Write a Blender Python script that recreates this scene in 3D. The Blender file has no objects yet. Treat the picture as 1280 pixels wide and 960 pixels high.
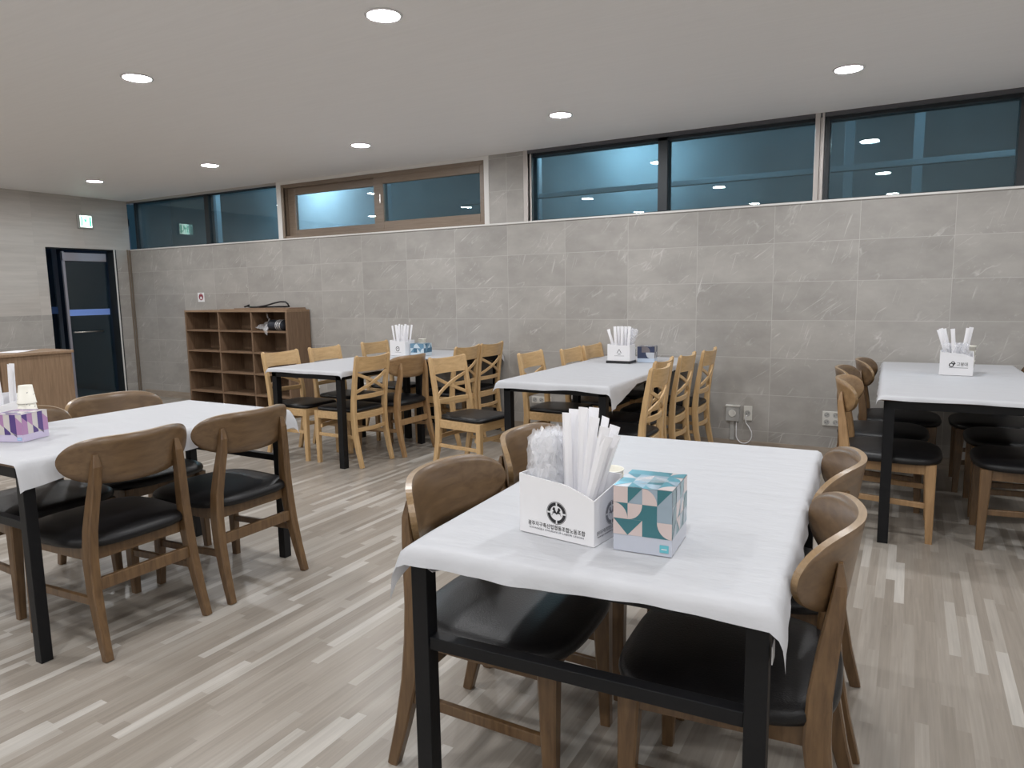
import bpy, math, random
from mathutils import Vector, Matrix, noise
random.seed(7)
C = bpy.context.scene.collection
SC = bpy.context.scene
PI = math.pi

# ------------------------------------------------------------------ camera, world, exposure
YAW, PITCH, ROLL, H = 0.5151232539464892, -0.13040764901266014, -0.01639684330486089, 1.33
_cy, _sy = math.cos(YAW), math.sin(YAW)
_F = Vector((-_sy*math.cos(PITCH), _cy*math.cos(PITCH), math.sin(PITCH)))
_R0 = Vector((_cy, _sy, 0)); _U0 = _R0.cross(_F)
_c, _s = math.cos(ROLL), math.sin(ROLL)
_R = _c*_R0 + _s*_U0; _U = -_s*_R0 + _c*_U0
cam_d = bpy.data.cameras.new('camera'); cam = bpy.data.objects.new('camera', cam_d); C.objects.link(cam)
m = Matrix((_R, _U, -_F)).transposed().to_4x4(); m.translation = Vector((0, 0, H))
cam.matrix_world = m
cam_d.sensor_width = 36; cam_d.lens = 878.868/1280*36; cam_d.clip_start = 0.02
SC.camera = cam
SC.view_settings.view_transform = 'Standard'; SC.view_settings.look = 'None'
SC.view_settings.gamma = 1; SC.view_settings.use_curve_mapping = False
SC.view_settings.exposure = 0.68
SC.cycles.diffuse_bounces = 10; SC.cycles.max_bounces = 16; SC.cycles.transparent_max_bounces = 24
LIGHT_POWER = 185.0
w = bpy.data.worlds.new('night'); SC.world = w; w.use_nodes = True
w.node_tree.nodes['Background'].inputs[0].default_value = (0.012, 0.03, 0.045, 1)
w.node_tree.nodes['Background'].inputs[1].default_value = 0.7

# ------------------------------------------------------------------ materials
def new_mat(name):
    mt = bpy.data.materials.new(name); mt.use_nodes = True
    nt = mt.node_tree; b = nt.nodes['Principled BSDF']
    return mt, nt, b
def N(nt, kind, **kw):
    n = nt.nodes.new(kind)
    for k, v in kw.items():
        if k.startswith('i_'): n.inputs[int(k[2:])].default_value = v
        else: setattr(n, k, v)
    return n
def plain(name, col, rough=0.5, metal=0.0, spec=0.5, bump=0.0, bscale=60, var=0.0, vscale=8, coat=0.0):
    mt, nt, b = new_mat(name)
    b.inputs['Base Color'].default_value = (*col, 1); b.inputs['Roughness'].default_value = rough
    b.inputs['Metallic'].default_value = metal; b.inputs['Specular IOR Level'].default_value = spec
    b.inputs['Coat Weight'].default_value = coat
    tc = N(nt, 'ShaderNodeTexCoord')
    if bump:
        nz = N(nt, 'ShaderNodeTexNoise'); nz.inputs['Scale'].default_value = bscale; nz.inputs['Detail'].default_value = 3
        bp = N(nt, 'ShaderNodeBump'); bp.inputs['Strength'].default_value = bump; bp.inputs['Distance'].default_value = 0.01
        nt.links.new(tc.outputs['Object'], nz.inputs['Vector']); nt.links.new(nz.outputs['Fac'], bp.inputs['Height'])
        nt.links.new(bp.outputs['Normal'], b.inputs['Normal'])
    if var:
        nz = N(nt, 'ShaderNodeTexNoise'); nz.inputs['Scale'].default_value = vscale; nz.inputs['Detail'].default_value = 4
        rp = N(nt, 'ShaderNodeValToRGB')
        rp.color_ramp.elements[0].position = 0.3; rp.color_ramp.elements[1].position = 0.7
        rp.color_ramp.elements[0].color = (*[c*(1-var) for c in col], 1); rp.color_ramp.elements[1].color = (*[min(1, c*(1+var)) for c in col], 1)
        nt.links.new(tc.outputs['Object'], nz.inputs['Vector']); nt.links.new(nz.outputs['Fac'], rp.inputs['Fac'])
        nt.links.new(rp.outputs['Color'], b.inputs['Base Color'])
    return mt
def wood(name, dark, light, axis='Z', scale=9, stretch=14, rough=0.42, coat=0.0):
    mt, nt, b = new_mat(name)
    tc = N(nt, 'ShaderNodeTexCoord'); mp = N(nt, 'ShaderNodeMapping')
    sc = [stretch]*3; sc['XYZ'.index(axis)] = 1.0
    mp.inputs['Scale'].default_value = sc
    oi = N(nt, 'ShaderNodeObjectInfo'); ad = N(nt, 'ShaderNodeVectorMath', operation='ADD'); ml = N(nt, 'ShaderNodeVectorMath', operation='SCALE')
    nt.links.new(oi.outputs['Random'], ml.inputs[0]); ml.inputs['Scale'].default_value = 17.0
    nt.links.new(tc.outputs['Object'], ad.inputs[0]); nt.links.new(ml.outputs[0], ad.inputs[1])
    nt.links.new(ad.outputs[0], mp.inputs['Vector'])
    nz = N(nt, 'ShaderNodeTexNoise'); nz.inputs['Scale'].default_value = scale; nz.inputs['Detail'].default_value = 6; nz.inputs['Roughness'].default_value = 0.6
    nz.inputs['Distortion'].default_value = 0.4
    rp = N(nt, 'ShaderNodeValToRGB')
    rp.color_ramp.elements[0].position = 0.32; rp.color_ramp.elements[0].color = (*dark, 1)
    rp.color_ramp.elements[1].position = 0.68; rp.color_ramp.elements[1].color = (*light, 1)
    nt.links.new(mp.outputs[0], nz.inputs['Vector']); nt.links.new(nz.outputs['Fac'], rp.inputs['Fac'])
    nt.links.new(rp.outputs['Color'], b.inputs['Base Color'])
    b.inputs['Roughness'].default_value = rough; b.inputs['Coat Weight'].default_value = coat; b.inputs['Coat Roughness'].default_value = 0.25
    return mt
def emit(name, col, strength):
    mt, nt, b = new_mat(name)
    b.inputs['Base Color'].default_value = (*col, 1)
    b.inputs['Emission Color'].default_value = (*col, 1); b.inputs['Emission Strength'].default_value = strength
    return mt
def pane_mat(name, tint, gloss=1.0, haze=0.0, hazecol=(0.1, 0.12, 0.13)):
    mt, nt, b = new_mat(name); nt.nodes.remove(b)
    out = nt.nodes['Material Output']
    tr = N(nt, 'ShaderNodeBsdfTransparent'); tr.inputs[0].default_value = (*tint, 1)
    gl = N(nt, 'ShaderNodeBsdfGlossy'); gl.inputs['Roughness'].default_value = 0.0; gl.inputs[0].default_value = (gloss, gloss, gloss, 1)
    fr = N(nt, 'ShaderNodeFresnel'); ge = N(nt, 'ShaderNodeNewGeometry')
    nt.links.new(math_n(nt, 'SUBTRACT', 1.5, math_n(nt, 'MULTIPLY', ge.outputs['Backfacing'], 1.5-1/1.5)), fr.inputs[0])
    mx = N(nt, 'ShaderNodeMixShader')
    src = tr
    if haze:  # diffuse veil mixed into the glass to imitate misty reflections
        df = N(nt, 'ShaderNodeBsdfDiffuse'); df.inputs[0].default_value = (*hazecol, 1)
        m2 = N(nt, 'ShaderNodeMixShader'); m2.inputs[0].default_value = haze
        nt.links.new(tr.outputs[0], m2.inputs[1]); nt.links.new(df.outputs[0], m2.inputs[2]); src = m2
    nt.links.new(fr.outputs[0], mx.inputs[0]); nt.links.new(src.outputs[0], mx.inputs[1]); nt.links.new(gl.outputs[0], mx.inputs[2])
    nt.links.new(mx.outputs[0], out.inputs['Surface'])
    return mt
def film_mat(name):
    mt, nt, b = new_mat(name)
    out = nt.nodes['Material Output']
    b.inputs['Base Color'].default_value = (0.88, 0.89, 0.92, 1); b.inputs['Roughness'].default_value = 0.12
    tr = N(nt, 'ShaderNodeBsdfTransparent')
    mx = N(nt, 'ShaderNodeMixShader'); mx.inputs[0].default_value = 0.30
    nt.links.new(tr.outputs[0], mx.inputs[1]); nt.links.new(b.outputs[0], mx.inputs[2]); nt.links.new(mx.outputs[0], out.inputs['Surface'])
    return mt
def math_n(nt, op, a, b=None, c=None):
    n = N(nt, 'ShaderNodeMath', operation=op)
    for i, v in enumerate((a, b, c)):
        if v is None: continue
        if isinstance(v, (int, float)): n.inputs[i].default_value = v
        else: nt.links.new(v, n.inputs[i])
    return n.outputs[0]
def floor_mat():
    mt, nt, b = new_mat('striped_vinyl_floor')
    tc = N(nt, 'ShaderNodeTexCoord'); sx = N(nt, 'ShaderNodeSeparateXYZ'); nt.links.new(tc.outputs['Object'], sx.inputs[0])
    X, Y = sx.outputs[0], sx.outputs[1]
    i = math_n(nt, 'FLOOR', math_n(nt, 'DIVIDE', X, 0.037))
    wn = N(nt, 'ShaderNodeTexWhiteNoise', noise_dimensions='1D'); nt.links.new(i, wn.inputs['W'])
    j = math_n(nt, 'FLOOR', math_n(nt, 'DIVIDE', math_n(nt, 'ADD', Y, math_n(nt, 'MULTIPLY', wn.outputs['Value'], 3.0)), 0.50))
    cb = N(nt, 'ShaderNodeCombineXYZ'); nt.links.new(i, cb.inputs[0]); nt.links.new(j, cb.inputs[1])
    w2 = N(nt, 'ShaderNodeTexWhiteNoise', noise_dimensions='2D'); nt.links.new(cb.outputs[0], w2.inputs['Vector'])
    rp = N(nt, 'ShaderNodeValToRGB'); cr = rp.color_ramp; cr.interpolation = 'LINEAR'
    cr.elements[0].position = 0; cr.elements[0].color = (0.262, 0.232, 0.197, 1)
    cr.elements[1].position = 1; cr.elements[1].color = (0.470, 0.446, 0.410, 1)
    for p, c in ((0.35, (0.292, 0.260, 0.223, 1)), (0.65, (0.325, 0.294, 0.256, 1)), (0.86, (0.368, 0.338, 0.299, 1)), (0.92, (0.445, 0.420, 0.382, 1))):
        e = cr.elements.new(p); e.color = c
    nt.links.new(w2.outputs['Value'], rp.inputs['Fac'])
    mp = N(nt, 'ShaderNodeMapping'); mp.inputs['Scale'].default_value = (110, 4, 1)
    ad = N(nt, 'ShaderNodeVectorMath', operation='ADD'); nt.links.new(tc.outputs['Object'], ad.inputs[0])
    sc = N(nt, 'ShaderNodeVectorMath', operation='SCALE'); sc.inputs['Scale'].default_value = 9; nt.links.new(w2.outputs['Color'], sc.inputs[0])
    nt.links.new(sc.outputs[0], ad.inputs[1]); nt.links.new(ad.outputs[0], mp.inputs[0])
    nz = N(nt, 'ShaderNodeTexNoise'); nz.inputs['Scale'].default_value = 1.0; nz.inputs['Detail'].default_value = 5; nt.links.new(mp.outputs[0], nz.inputs['Vector'])
    r2 = N(nt, 'ShaderNodeMapRange'); r2.inputs[1].default_value = 0.25; r2.inputs[2].default_value = 0.75; r2.inputs[3].default_value = 0.88; r2.inputs[4].default_value = 1.12
    nt.links.new(nz.outputs['Fac'], r2.inputs[0])
    mx = N(nt, 'ShaderNodeVectorMath', operation='SCALE'); nt.links.new(rp.outputs['Color'], mx.inputs[0]); nt.links.new(r2.outputs[0], mx.inputs['Scale'])
    nt.links.new(mx.outputs[0], b.inputs['Base Color'])
    b.inputs['Roughness'].default_value = 0.33; b.inputs['Specular IOR Level'].default_value = 0.45
    bp = N(nt, 'ShaderNodeBump'); bp.inputs['Strength'].default_value = 0.06; bp.inputs['Distance'].default_value = 0.01
    nt.links.new(nz.outputs['Fac'], bp.inputs['Height']); nt.links.new(bp.outputs['Normal'], b.inputs['Normal'])
    return mt
def tile_mat(name, ua, base, mortar, uo=5.1545, veins=0.5, streak=False, tw=0.6, th=0.3, vo=1.972):
    # ua: which axis runs along the wall
    mt, nt, b = new_mat(name)
    tc = N(nt, 'ShaderNodeTexCoord'); sx = N(nt, 'ShaderNodeSeparateXYZ'); nt.links.new(tc.outputs['Object'], sx.inputs[0])
    u = math_n(nt, 'ADD', sx.outputs['XY'.index(ua)], uo + 60*tw)
    v = math_n(nt, 'ADD', sx.outputs[2], 30*th - vo)
    cb = N(nt, 'ShaderNodeCombineXYZ'); nt.links.new(u, cb.inputs[0]); nt.links.new(v, cb.inputs[1])
    br = N(nt, 'ShaderNodeTexBrick', offset=0.0, squash=1.0)
    br.inputs['Scale'].default_value = 1; br.inputs['Brick Width'].default_value = tw; br.inputs['Row Height'].default_value = th
    br.inputs['Mortar Size'].default_value = 0.0016; br.inputs['Mortar Smooth'].default_value = 0.2; br.inputs['Bias'].default_value = 0
    nt.links.new(cb.outputs[0], br.inputs['Vector'])
    ci = N(nt, 'ShaderNodeCombineXYZ')
    nt.links.new(math_n(nt, 'FLOOR', math_n(nt, 'DIVIDE', u, tw)), ci.inputs[0]); nt.links.new(math_n(nt, 'FLOOR', math_n(nt, 'DIVIDE', v, th)), ci.inputs[1])
    wn = N(nt, 'ShaderNodeTexWhiteNoise', noise_dimensions='2D'); nt.links.new(ci.outputs[0], wn.inputs['Vector'])
    sc = N(nt, 'ShaderNodeVectorMath', operation='SCALE'); sc.inputs['Scale'].default_value = 23; nt.links.new(wn.outputs['Color'], sc.inputs[0])
    ad = N(nt, 'ShaderNodeVectorMath', operation='ADD'); nt.links.new(cb.outputs[0], ad.inputs[0]); nt.links.new(sc.outputs[0], ad.inputs[1])
    cl = N(nt, 'ShaderNodeTexNoise'); cl.inputs['Scale'].default_value = 3.2; cl.inputs['Detail'].default_value = 7; cl.inputs['Roughness'].default_value = 0.62
    mp = N(nt, 'ShaderNodeMapping'); mp.inputs['Scale'].default_value = (0.5, 6, 1) if streak else (1, 1.8, 1)
    nt.links.new(ad.outputs[0], mp.inputs[0]); nt.links.new(mp.outputs[0], cl.inputs['Vector'])
    rp = N(nt, 'ShaderNodeValToRGB'); k = 0.08 if streak else 0.11
    rp.color_ramp.elements[0].position = 0.32; rp.color_ramp.elements[1].position = 0.70
    rp.color_ramp.elements[0].color = (*[c*(1-k) for c in base], 1); rp.color_ramp.elements[1].color = (*[c*(1+k) for c in base], 1)
    nt.links.new(cl.outputs['Fac'], rp.inputs['Fac'])
    col = rp.outputs['Color']
    if veins:
        rr0 = N(nt, 'ShaderNodeMapping'); rr0.inputs['Rotation'].default_value = (0, 0, -0.85)
        rt = N(nt, 'ShaderNodeMapping'); rt.inputs['Scale'].default_value = (1.2, 4.0, 1)
        nt.links.new(ad.outputs[0], rr0.inputs[0]); nt.links.new(rr0.outputs[0], rt.inputs[0])
        # thin veins from |noise-0.5| near zero, broken up by a second noise
        n1 = N(nt, 'ShaderNodeTexNoise'); n1.inputs['Scale'].default_value = 1.1; n1.inputs['Detail'].default_value = 4; n1.inputs['Roughness'].default_value = 0.45
        nt.links.new(rt.outputs[0], n1.inputs['Vector'])
        ab = math_n(nt, 'ABSOLUTE', math_n(nt, 'SUBTRACT', n1.outputs['Fac'], 0.5))
        th_ = N(nt, 'ShaderNodeMapRange'); th_.inputs[1].default_value = 0.0; th_.inputs[2].default_value = 0.011; th_.inputs[3].default_value = 1; th_.inputs[4].default_value = 0
        nt.links.new(ab, th_.inputs[0])
        n2 = N(nt, 'ShaderNodeTexNoise'); n2.inputs['Scale'].default_value = 5.0; n2.inputs['Detail'].default_value = 5
        nt.links.new(ad.outputs[0], n2.inputs['Vector'])
        mk = N(nt, 'ShaderNodeMapRange'); mk.inputs[1].default_value = 0.50; mk.inputs[2].default_value = 0.66
        nt.links.new(n2.outputs['Fac'], mk.inputs[0])
        # fine straight scratches in two directions, in patches
        scr = []
        for ang, off in ((-0.62, 0.0), (-1.30, 7.0)):
            r0 = N(nt, 'ShaderNodeMapping'); r0.inputs['Rotation'].default_value = (0, 0, ang); nt.links.new(ad.outputs[0], r0.inputs[0])
            r3 = N(nt, 'ShaderNodeMapping'); r3.inputs['Scale'].default_value = (2.4, 75, 1); r3.inputs['Location'].default_value = (off, off, 0)
            nt.links.new(r0.outputs[0], r3.inputs[0])
            n3 = N(nt, 'ShaderNodeTexNoise'); n3.inputs['Scale'].default_value = 1.0; n3.inputs['Detail'].default_value = 3; n3.inputs['Roughness'].default_value = 0.6; n3.inputs['Distortion'].default_value = 0.3
            nt.links.new(r3.outputs[0], n3.inputs['Vector'])
            sp = N(nt, 'ShaderNodeMapRange'); sp.inputs[1].default_value = 0.61; sp.inputs[2].default_value = 0.76; nt.links.new(n3.outputs['Fac'], sp.inputs[0])
            n4 = N(nt, 'ShaderNodeTexNoise'); n4.inputs['Scale'].default_value = 4.2; n4.inputs['Detail'].default_value = 3
            m4 = N(nt, 'ShaderNodeMapping'); m4.inputs['Location'].default_value = (off*3, 5, off); nt.links.new(ad.outputs[0], m4.inputs[0]); nt.links.new(m4.outputs[0], n4.inputs['Vector'])
            mk2 = N(nt, 'ShaderNodeMapRange'); mk2.inputs[1].default_value = 0.53; mk2.inputs[2].default_value = 0.64; nt.links.new(n4.outputs['Fac'], mk2.inputs[0])
            scr.append(math_n(nt, 'MULTIPLY', sp.outputs[0], mk2.outputs[0]))
        n5 = N(nt, 'ShaderNodeTexNoise'); n5.inputs['Scale'].default_value = 34; n5.inputs['Detail'].default_value = 6; n5.inputs['Roughness'].default_value = 0.72
        nt.links.new(ad.outputs[0], n5.inputs['Vector'])
        sp5 = N(nt, 'ShaderNodeMapRange'); sp5.inputs[1].default_value = 0.57; sp5.inputs[2].default_value = 0.72; nt.links.new(n5.outputs['Fac'], sp5.inputs[0])
        speck = math_n(nt, 'MULTIPLY', sp5.outputs[0], mk.outputs[0])
        scratch = math_n(nt, 'ADD', math_n(nt, 'ADD', scr[0], scr[1]), math_n(nt, 'MULTIPLY', speck, 0.5))
        fac = math_n(nt, 'MULTIPLY', math_n(nt, 'ADD', math_n(nt, 'MULTIPLY', math_n(nt, 'MULTIPLY', th_.outputs[0], mk.outputs[0]), 0.45), scratch), veins*2.0)
        fac = math_n(nt, 'MINIMUM', fac, 0.7)
        mx = N(nt, 'ShaderNodeMix', data_type='RGBA'); mx.inputs[7].default_value = (0.66, 0.65, 0.63, 1)
        nt.links.new(fac, mx.inputs[0]); nt.links.new(col, mx.inputs[6]); col = mx.outputs[2]
    tv = N(nt, 'ShaderNodeMapRange'); tv.inputs[3].default_value = 0.93; tv.inputs[4].default_value = 1.07; nt.links.new(wn.outputs['Value'], tv.inputs[0])
    vs = N(nt, 'ShaderNodeVectorMath', operation='SCALE'); nt.links.new(col, vs.inputs[0]); nt.links.new(tv.outputs[0], vs.inputs['Scale'])
    m2 = N(nt, 'ShaderNodeMix', data_type='RGBA'); m2.inputs[7].default_value = (*mortar, 1)
    nt.links.new(br.outputs['Fac'], m2.inputs[0]); nt.links.new(vs.outputs[0], m2.inputs[6])
    nt.links.new(m2.outputs[2], b.inputs['Base Color'])
    b.inputs['Roughness'].default_value = 0.45; b.inputs['Specular IOR Level'].default_value = 0.35
    return mt
def ceiling_mat():
    mt, nt, b = new_mat('pale_ceiling_panel')
    tc = N(nt, 'ShaderNodeTexCoord'); mp = N(nt, 'ShaderNodeMapping'); mp.inputs['Scale'].default_value = (1.2, 30, 1)
    nz = N(nt, 'ShaderNodeTexNoise'); nz.inputs['Scale'].default_value = 2; nz.inputs['Detail'].default_value = 4
    rp = N(nt, 'ShaderNodeValToRGB'); rp.color_ramp.elements[0].color = (0.875, 0.87, 0.872, 1); rp.color_ramp.elements[1].color = (0.905, 0.90, 0.902, 1)
    rp.color_ramp.elements[0].position = 0.3; rp.color_ramp.elements[1].position = 0.7
    nt.links.new(tc.outputs['Object'], mp.inputs[0]); nt.links.new(mp.outputs[0], nz.inputs['Vector']); nt.links.new(nz.outputs['Fac'], rp.inputs['Fac'])
    nt.links.new(rp.outputs['Color'], b.inputs['Base Color']); b.inputs['Roughness'].default_value = 0.55
    return mt
M = {}
M['floor'] = floor_mat()
M['tile'] = tile_mat('grey_stone_tile', 'X', (0.37, 0.355, 0.335), (0.52, 0.51, 0.49))
M['tile_side'] = tile_mat('grey_stone_tile_side', 'Y', (0.37, 0.355, 0.335), (0.52, 0.51, 0.49), uo=0.12)
M['tile_pale'] = tile_mat('pale_streaked_tile', 'Y', (0.50, 0.475, 0.445), (0.46, 0.44, 0.41), uo=0.12, veins=0, streak=True)
M['ceiling'] = ceiling_mat()
M['plaster'] = plain('pale_wall_paint', (0.90, 0.89, 0.87), 0.7, bump=0.05)
M['white_trim'] = plain('white_trim_paint', (0.72, 0.71, 0.69), 0.4, bump=0.02)
M['steel'] = plain('brushed_steel', (0.55, 0.52, 0.5), 0.28, 1.0, bump=0.03, bscale=120)
M['dark_frame'] = plain('dark_window_frame', (0.03, 0.035, 0.04), 0.45, 0.3, bump=0.02)
M['brown_frame'] = wood('brown_pvc_frame', (0.185, 0.138, 0.10), (0.235, 0.182, 0.138), 'X', 6, 20, 0.4)
M['pane'] = pane_mat('tinted_window_glass', (0.79, 0.87, 0.885), haze=0.022, hazecol=(0.28, 0.34, 0.36))
M['pane_clear'] = pane_mat('clear_glass', (0.90, 0.95, 0.96), haze=0.015, hazecol=(0.3, 0.34, 0.36))
M['walnut'] = wood('walnut_stained_wood', (0.098, 0.054, 0.024), (0.175, 0.102, 0.047), 'Z', 7, 9, 0.36, 0.25)
M['walnut_back'] = wood('walnut_veneer', (0.112, 0.066, 0.033), (0.178, 0.110, 0.056), 'Y', 5, 9, 0.36, 0.3)
M['ply_edge'] = wood('plywood_edge', (0.20, 0.125, 0.058), (0.29, 0.19, 0.095), 'Y', 20, 6, 0.36, 0.2)
M['light_k'] = wood('honey_wood', (0.29, 0.17, 0.078), (0.41, 0.255, 0.125), 'Z', 7, 9, 0.38, 0.2)
M['light_k_back'] = wood('honey_veneer', (0.25, 0.152, 0.074), (0.35, 0.222, 0.112), 'Y', 5, 9, 0.38, 0.2)
M['oak'] = wood('light_oak_wood', (0.49, 0.315, 0.148), (0.63, 0.43, 0.22), 'Z', 6, 9, 0.38, 0.25)
M['oak_h'] = wood('light_oak_wood_rail', (0.49, 0.315, 0.148), (0.63, 0.43, 0.22), 'Y', 6, 9, 0.38, 0.25)
M['vinyl'] = plain('black_vinyl_upholstery', (0.007, 0.007, 0.008), 0.40, spec=0.34, bump=0.12, bscale=220)
M['black_metal'] = plain('black_painted_steel', (0.006, 0.0065, 0.008), 0.45, spec=0.28, bump=0.04, bscale=90)
M['table_top'] = wood('dark_wood_tabletop', (0.10, 0.055, 0.028), (0.17, 0.10, 0.055), 'Y', 5, 10, 0.4)
M['cloth'] = None
M['shelf'] = wood('brown_laminate', (0.15, 0.092, 0.055), (0.225, 0.145, 0.09), 'Z', 5, 12, 0.5)
M['shelf_h'] = wood('brown_laminate_shelf', (0.17, 0.105, 0.062), (0.25, 0.16, 0.10), 'X', 5, 12, 0.5)
M['shelf_edge'] = wood('brown_laminate_edge', (0.24, 0.155, 0.095), (0.32, 0.215, 0.135), 'X', 5, 12, 0.45)
M['counter'] = wood('counter_laminate', (0.21, 0.135, 0.082), (0.30, 0.20, 0.125), 'Z', 4, 12, 0.5)
M['card'] = plain('white_card', (0.80, 0.80, 0.82), 0.55, bump=0.03, bscale=40)
M['paper'] = plain('white_paper_wrap', (0.84, 0.84, 0.87), 0.6, bump=0.10, bscale=50)
M['ink'] = plain('black_ink', (0.015, 0.015, 0.018), 0.5, bump=0.01)
M['grey_ink'] = plain('grey_ink', (0.22, 0.22, 0.24), 0.5, bump=0.01)
M['film'] = film_mat('clear_plastic_film')
M['white_plastic'] = plain('white_plastic', (0.82, 0.82, 0.84), 0.25, bump=0.01)
M['cream'] = plain('cream_paper_cup', (0.80, 0.78, 0.70), 0.5, bump=0.02)
M['outlet'] = plain('ivory_plastic', (0.68, 0.67, 0.63), 0.4, bump=0.01)
M['dark_hole'] = plain('dark_socket', (0.05, 0.05, 0.05), 0.6, bump=0.01)
M['grey_plastic'] = plain('grey_plastic', (0.42, 0.42, 0.41), 0.45, bump=0.02)
M['black_plastic'] = plain('black_plastic', (0.015, 0.015, 0.017), 0.35, bump=0.02)
M['navy_bundle'] = plain('dark_navy_cloth', (0.022, 0.026, 0.04), 0.6, bump=0.3, bscale=30)
M['diffuser'] = emit('lit_led_diffuser', (0.98, 0.985, 1.0), LIGHT_POWER)
M['exit_white'] = emit('lit_exit_white', (0.75, 1.0, 0.88), 2.2)
M['exit_green'] = emit('lit_exit_green', (0.10, 0.62, 0.36), 0.9)
M['blue_band'] = plain('blue_door_film', (0.20, 0.34, 0.80), 0.5, bump=0.02)
M['door_metal'] = plain('door_aluminium', (0.40, 0.40, 0.46), 0.4, 0.6, bump=0.02)
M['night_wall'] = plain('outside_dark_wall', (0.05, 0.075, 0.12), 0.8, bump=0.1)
M['outside_wall'] = plain('outside_concrete', (0.21, 0.245, 0.26), 0.85, bump=0.2, bscale=8, var=0.25, vscale=1.2)
M['outside_rail'] = plain('outside_steel_rail', (0.30, 0.36, 0.40), 0.6, 0.2, bump=0.02)
M['unseen_outside_lamp'] = emit('lit_unseen_lamp', (0.62, 0.85, 1.0), 6.0)
M['red_sign'] = plain('dark_red_print', (0.26, 0.03, 0.05), 0.5, bump=0.01)
M['tape'] = plain('grey_tape', (0.45, 0.45, 0.46), 0.35, bump=0.03)
for k_, c_ in {'t_dark': (0.035, 0.16, 0.19), 't_mid': (0.09, 0.27, 0.33), 't_grey': (0.30, 0.38, 0.45), 't_pink': (0.62, 0.52, 0.50), 't_lav': (0.52, 0.55, 0.63), 't_cyan': (0.12, 0.47, 0.55),
               'p_dark': (0.075, 0.035, 0.20), 'p_pink': (0.42, 0.22, 0.42), 'p_cream': (0.62, 0.58, 0.56), 'p_lav': (0.60, 0.54, 0.72), 'p_blue': (0.35, 0.55, 0.80),
               'n_dark': (0.018, 0.030, 0.085), 'n_grey': (0.52, 0.55, 0.60), 'n_pale': (0.52, 0.62, 0.76), 'n_brown': (0.16, 0.14, 0.15),
               'b_dark': (0.04, 0.13, 0.22), 'b_mid': (0.13, 0.27, 0.40), 'b_pale': (0.55, 0.66, 0.74), 'b_light': (0.60, 0.72, 0.82)}.items():
    M[k_] = plain('tissue_print_' + k_, c_, 0.3, bump=0.01, coat=0.5)
def cloth_mat():
    mt, nt, b = new_mat('white_disposable_tablecloth')
    out = nt.nodes['Material Output']
    b.inputs['Base Color'].default_value = (0.665, 0.68, 0.715, 1); b.inputs['Roughness'].default_value = 0.5; b.inputs['Specular IOR Level'].default_value = 0.35
    tc = N(nt, 'ShaderNodeTexCoord'); nz = N(nt, 'ShaderNodeTexNoise'); nz.inputs['Scale'].default_value = 7; nz.inputs['Detail'].default_value = 7
    mp = N(nt, 'ShaderNodeMapping'); mp.inputs['Scale'].default_value = (1, 2.6, 1); mp.inputs['Rotation'].default_value = (0, 0, 0.2)
    bp = N(nt, 'ShaderNodeBump'); bp.inputs['Strength'].default_value = 0.45; bp.inputs['Distance'].default_value = 0.02
    nt.links.new(tc.outputs['Object'], mp.inputs[0]); nt.links.new(mp.outputs[0], nz.inputs['Vector']); nt.links.new(nz.outputs['Fac'], bp.inputs['Height']); nt.links.new(bp.outputs['Normal'], b.inputs['Normal'])
    tl = N(nt, 'ShaderNodeBsdfTranslucent'); tl.inputs[0].default_value = (0.62, 0.62, 0.64, 1)
    tr = N(nt, 'ShaderNodeBsdfTransparent')
    m1 = N(nt, 'ShaderNodeMixShader'); m1.inputs[0].default_value = 0.22
    m2 = N(nt, 'ShaderNodeMixShader'); m2.inputs[0].default_value = 0.04
    nt.links.new(b.outputs[0], m1.inputs[1]); nt.links.new(tl.outputs[0], m1.inputs[2])
    nt.links.new(m1.outputs[0], m2.inputs[1]); nt.links.new(tr.outputs[0], m2.inputs[2]); nt.links.new(m2.outputs[0], out.inputs['Surface'])
    return mt
M['cloth'] = cloth_mat()

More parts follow.
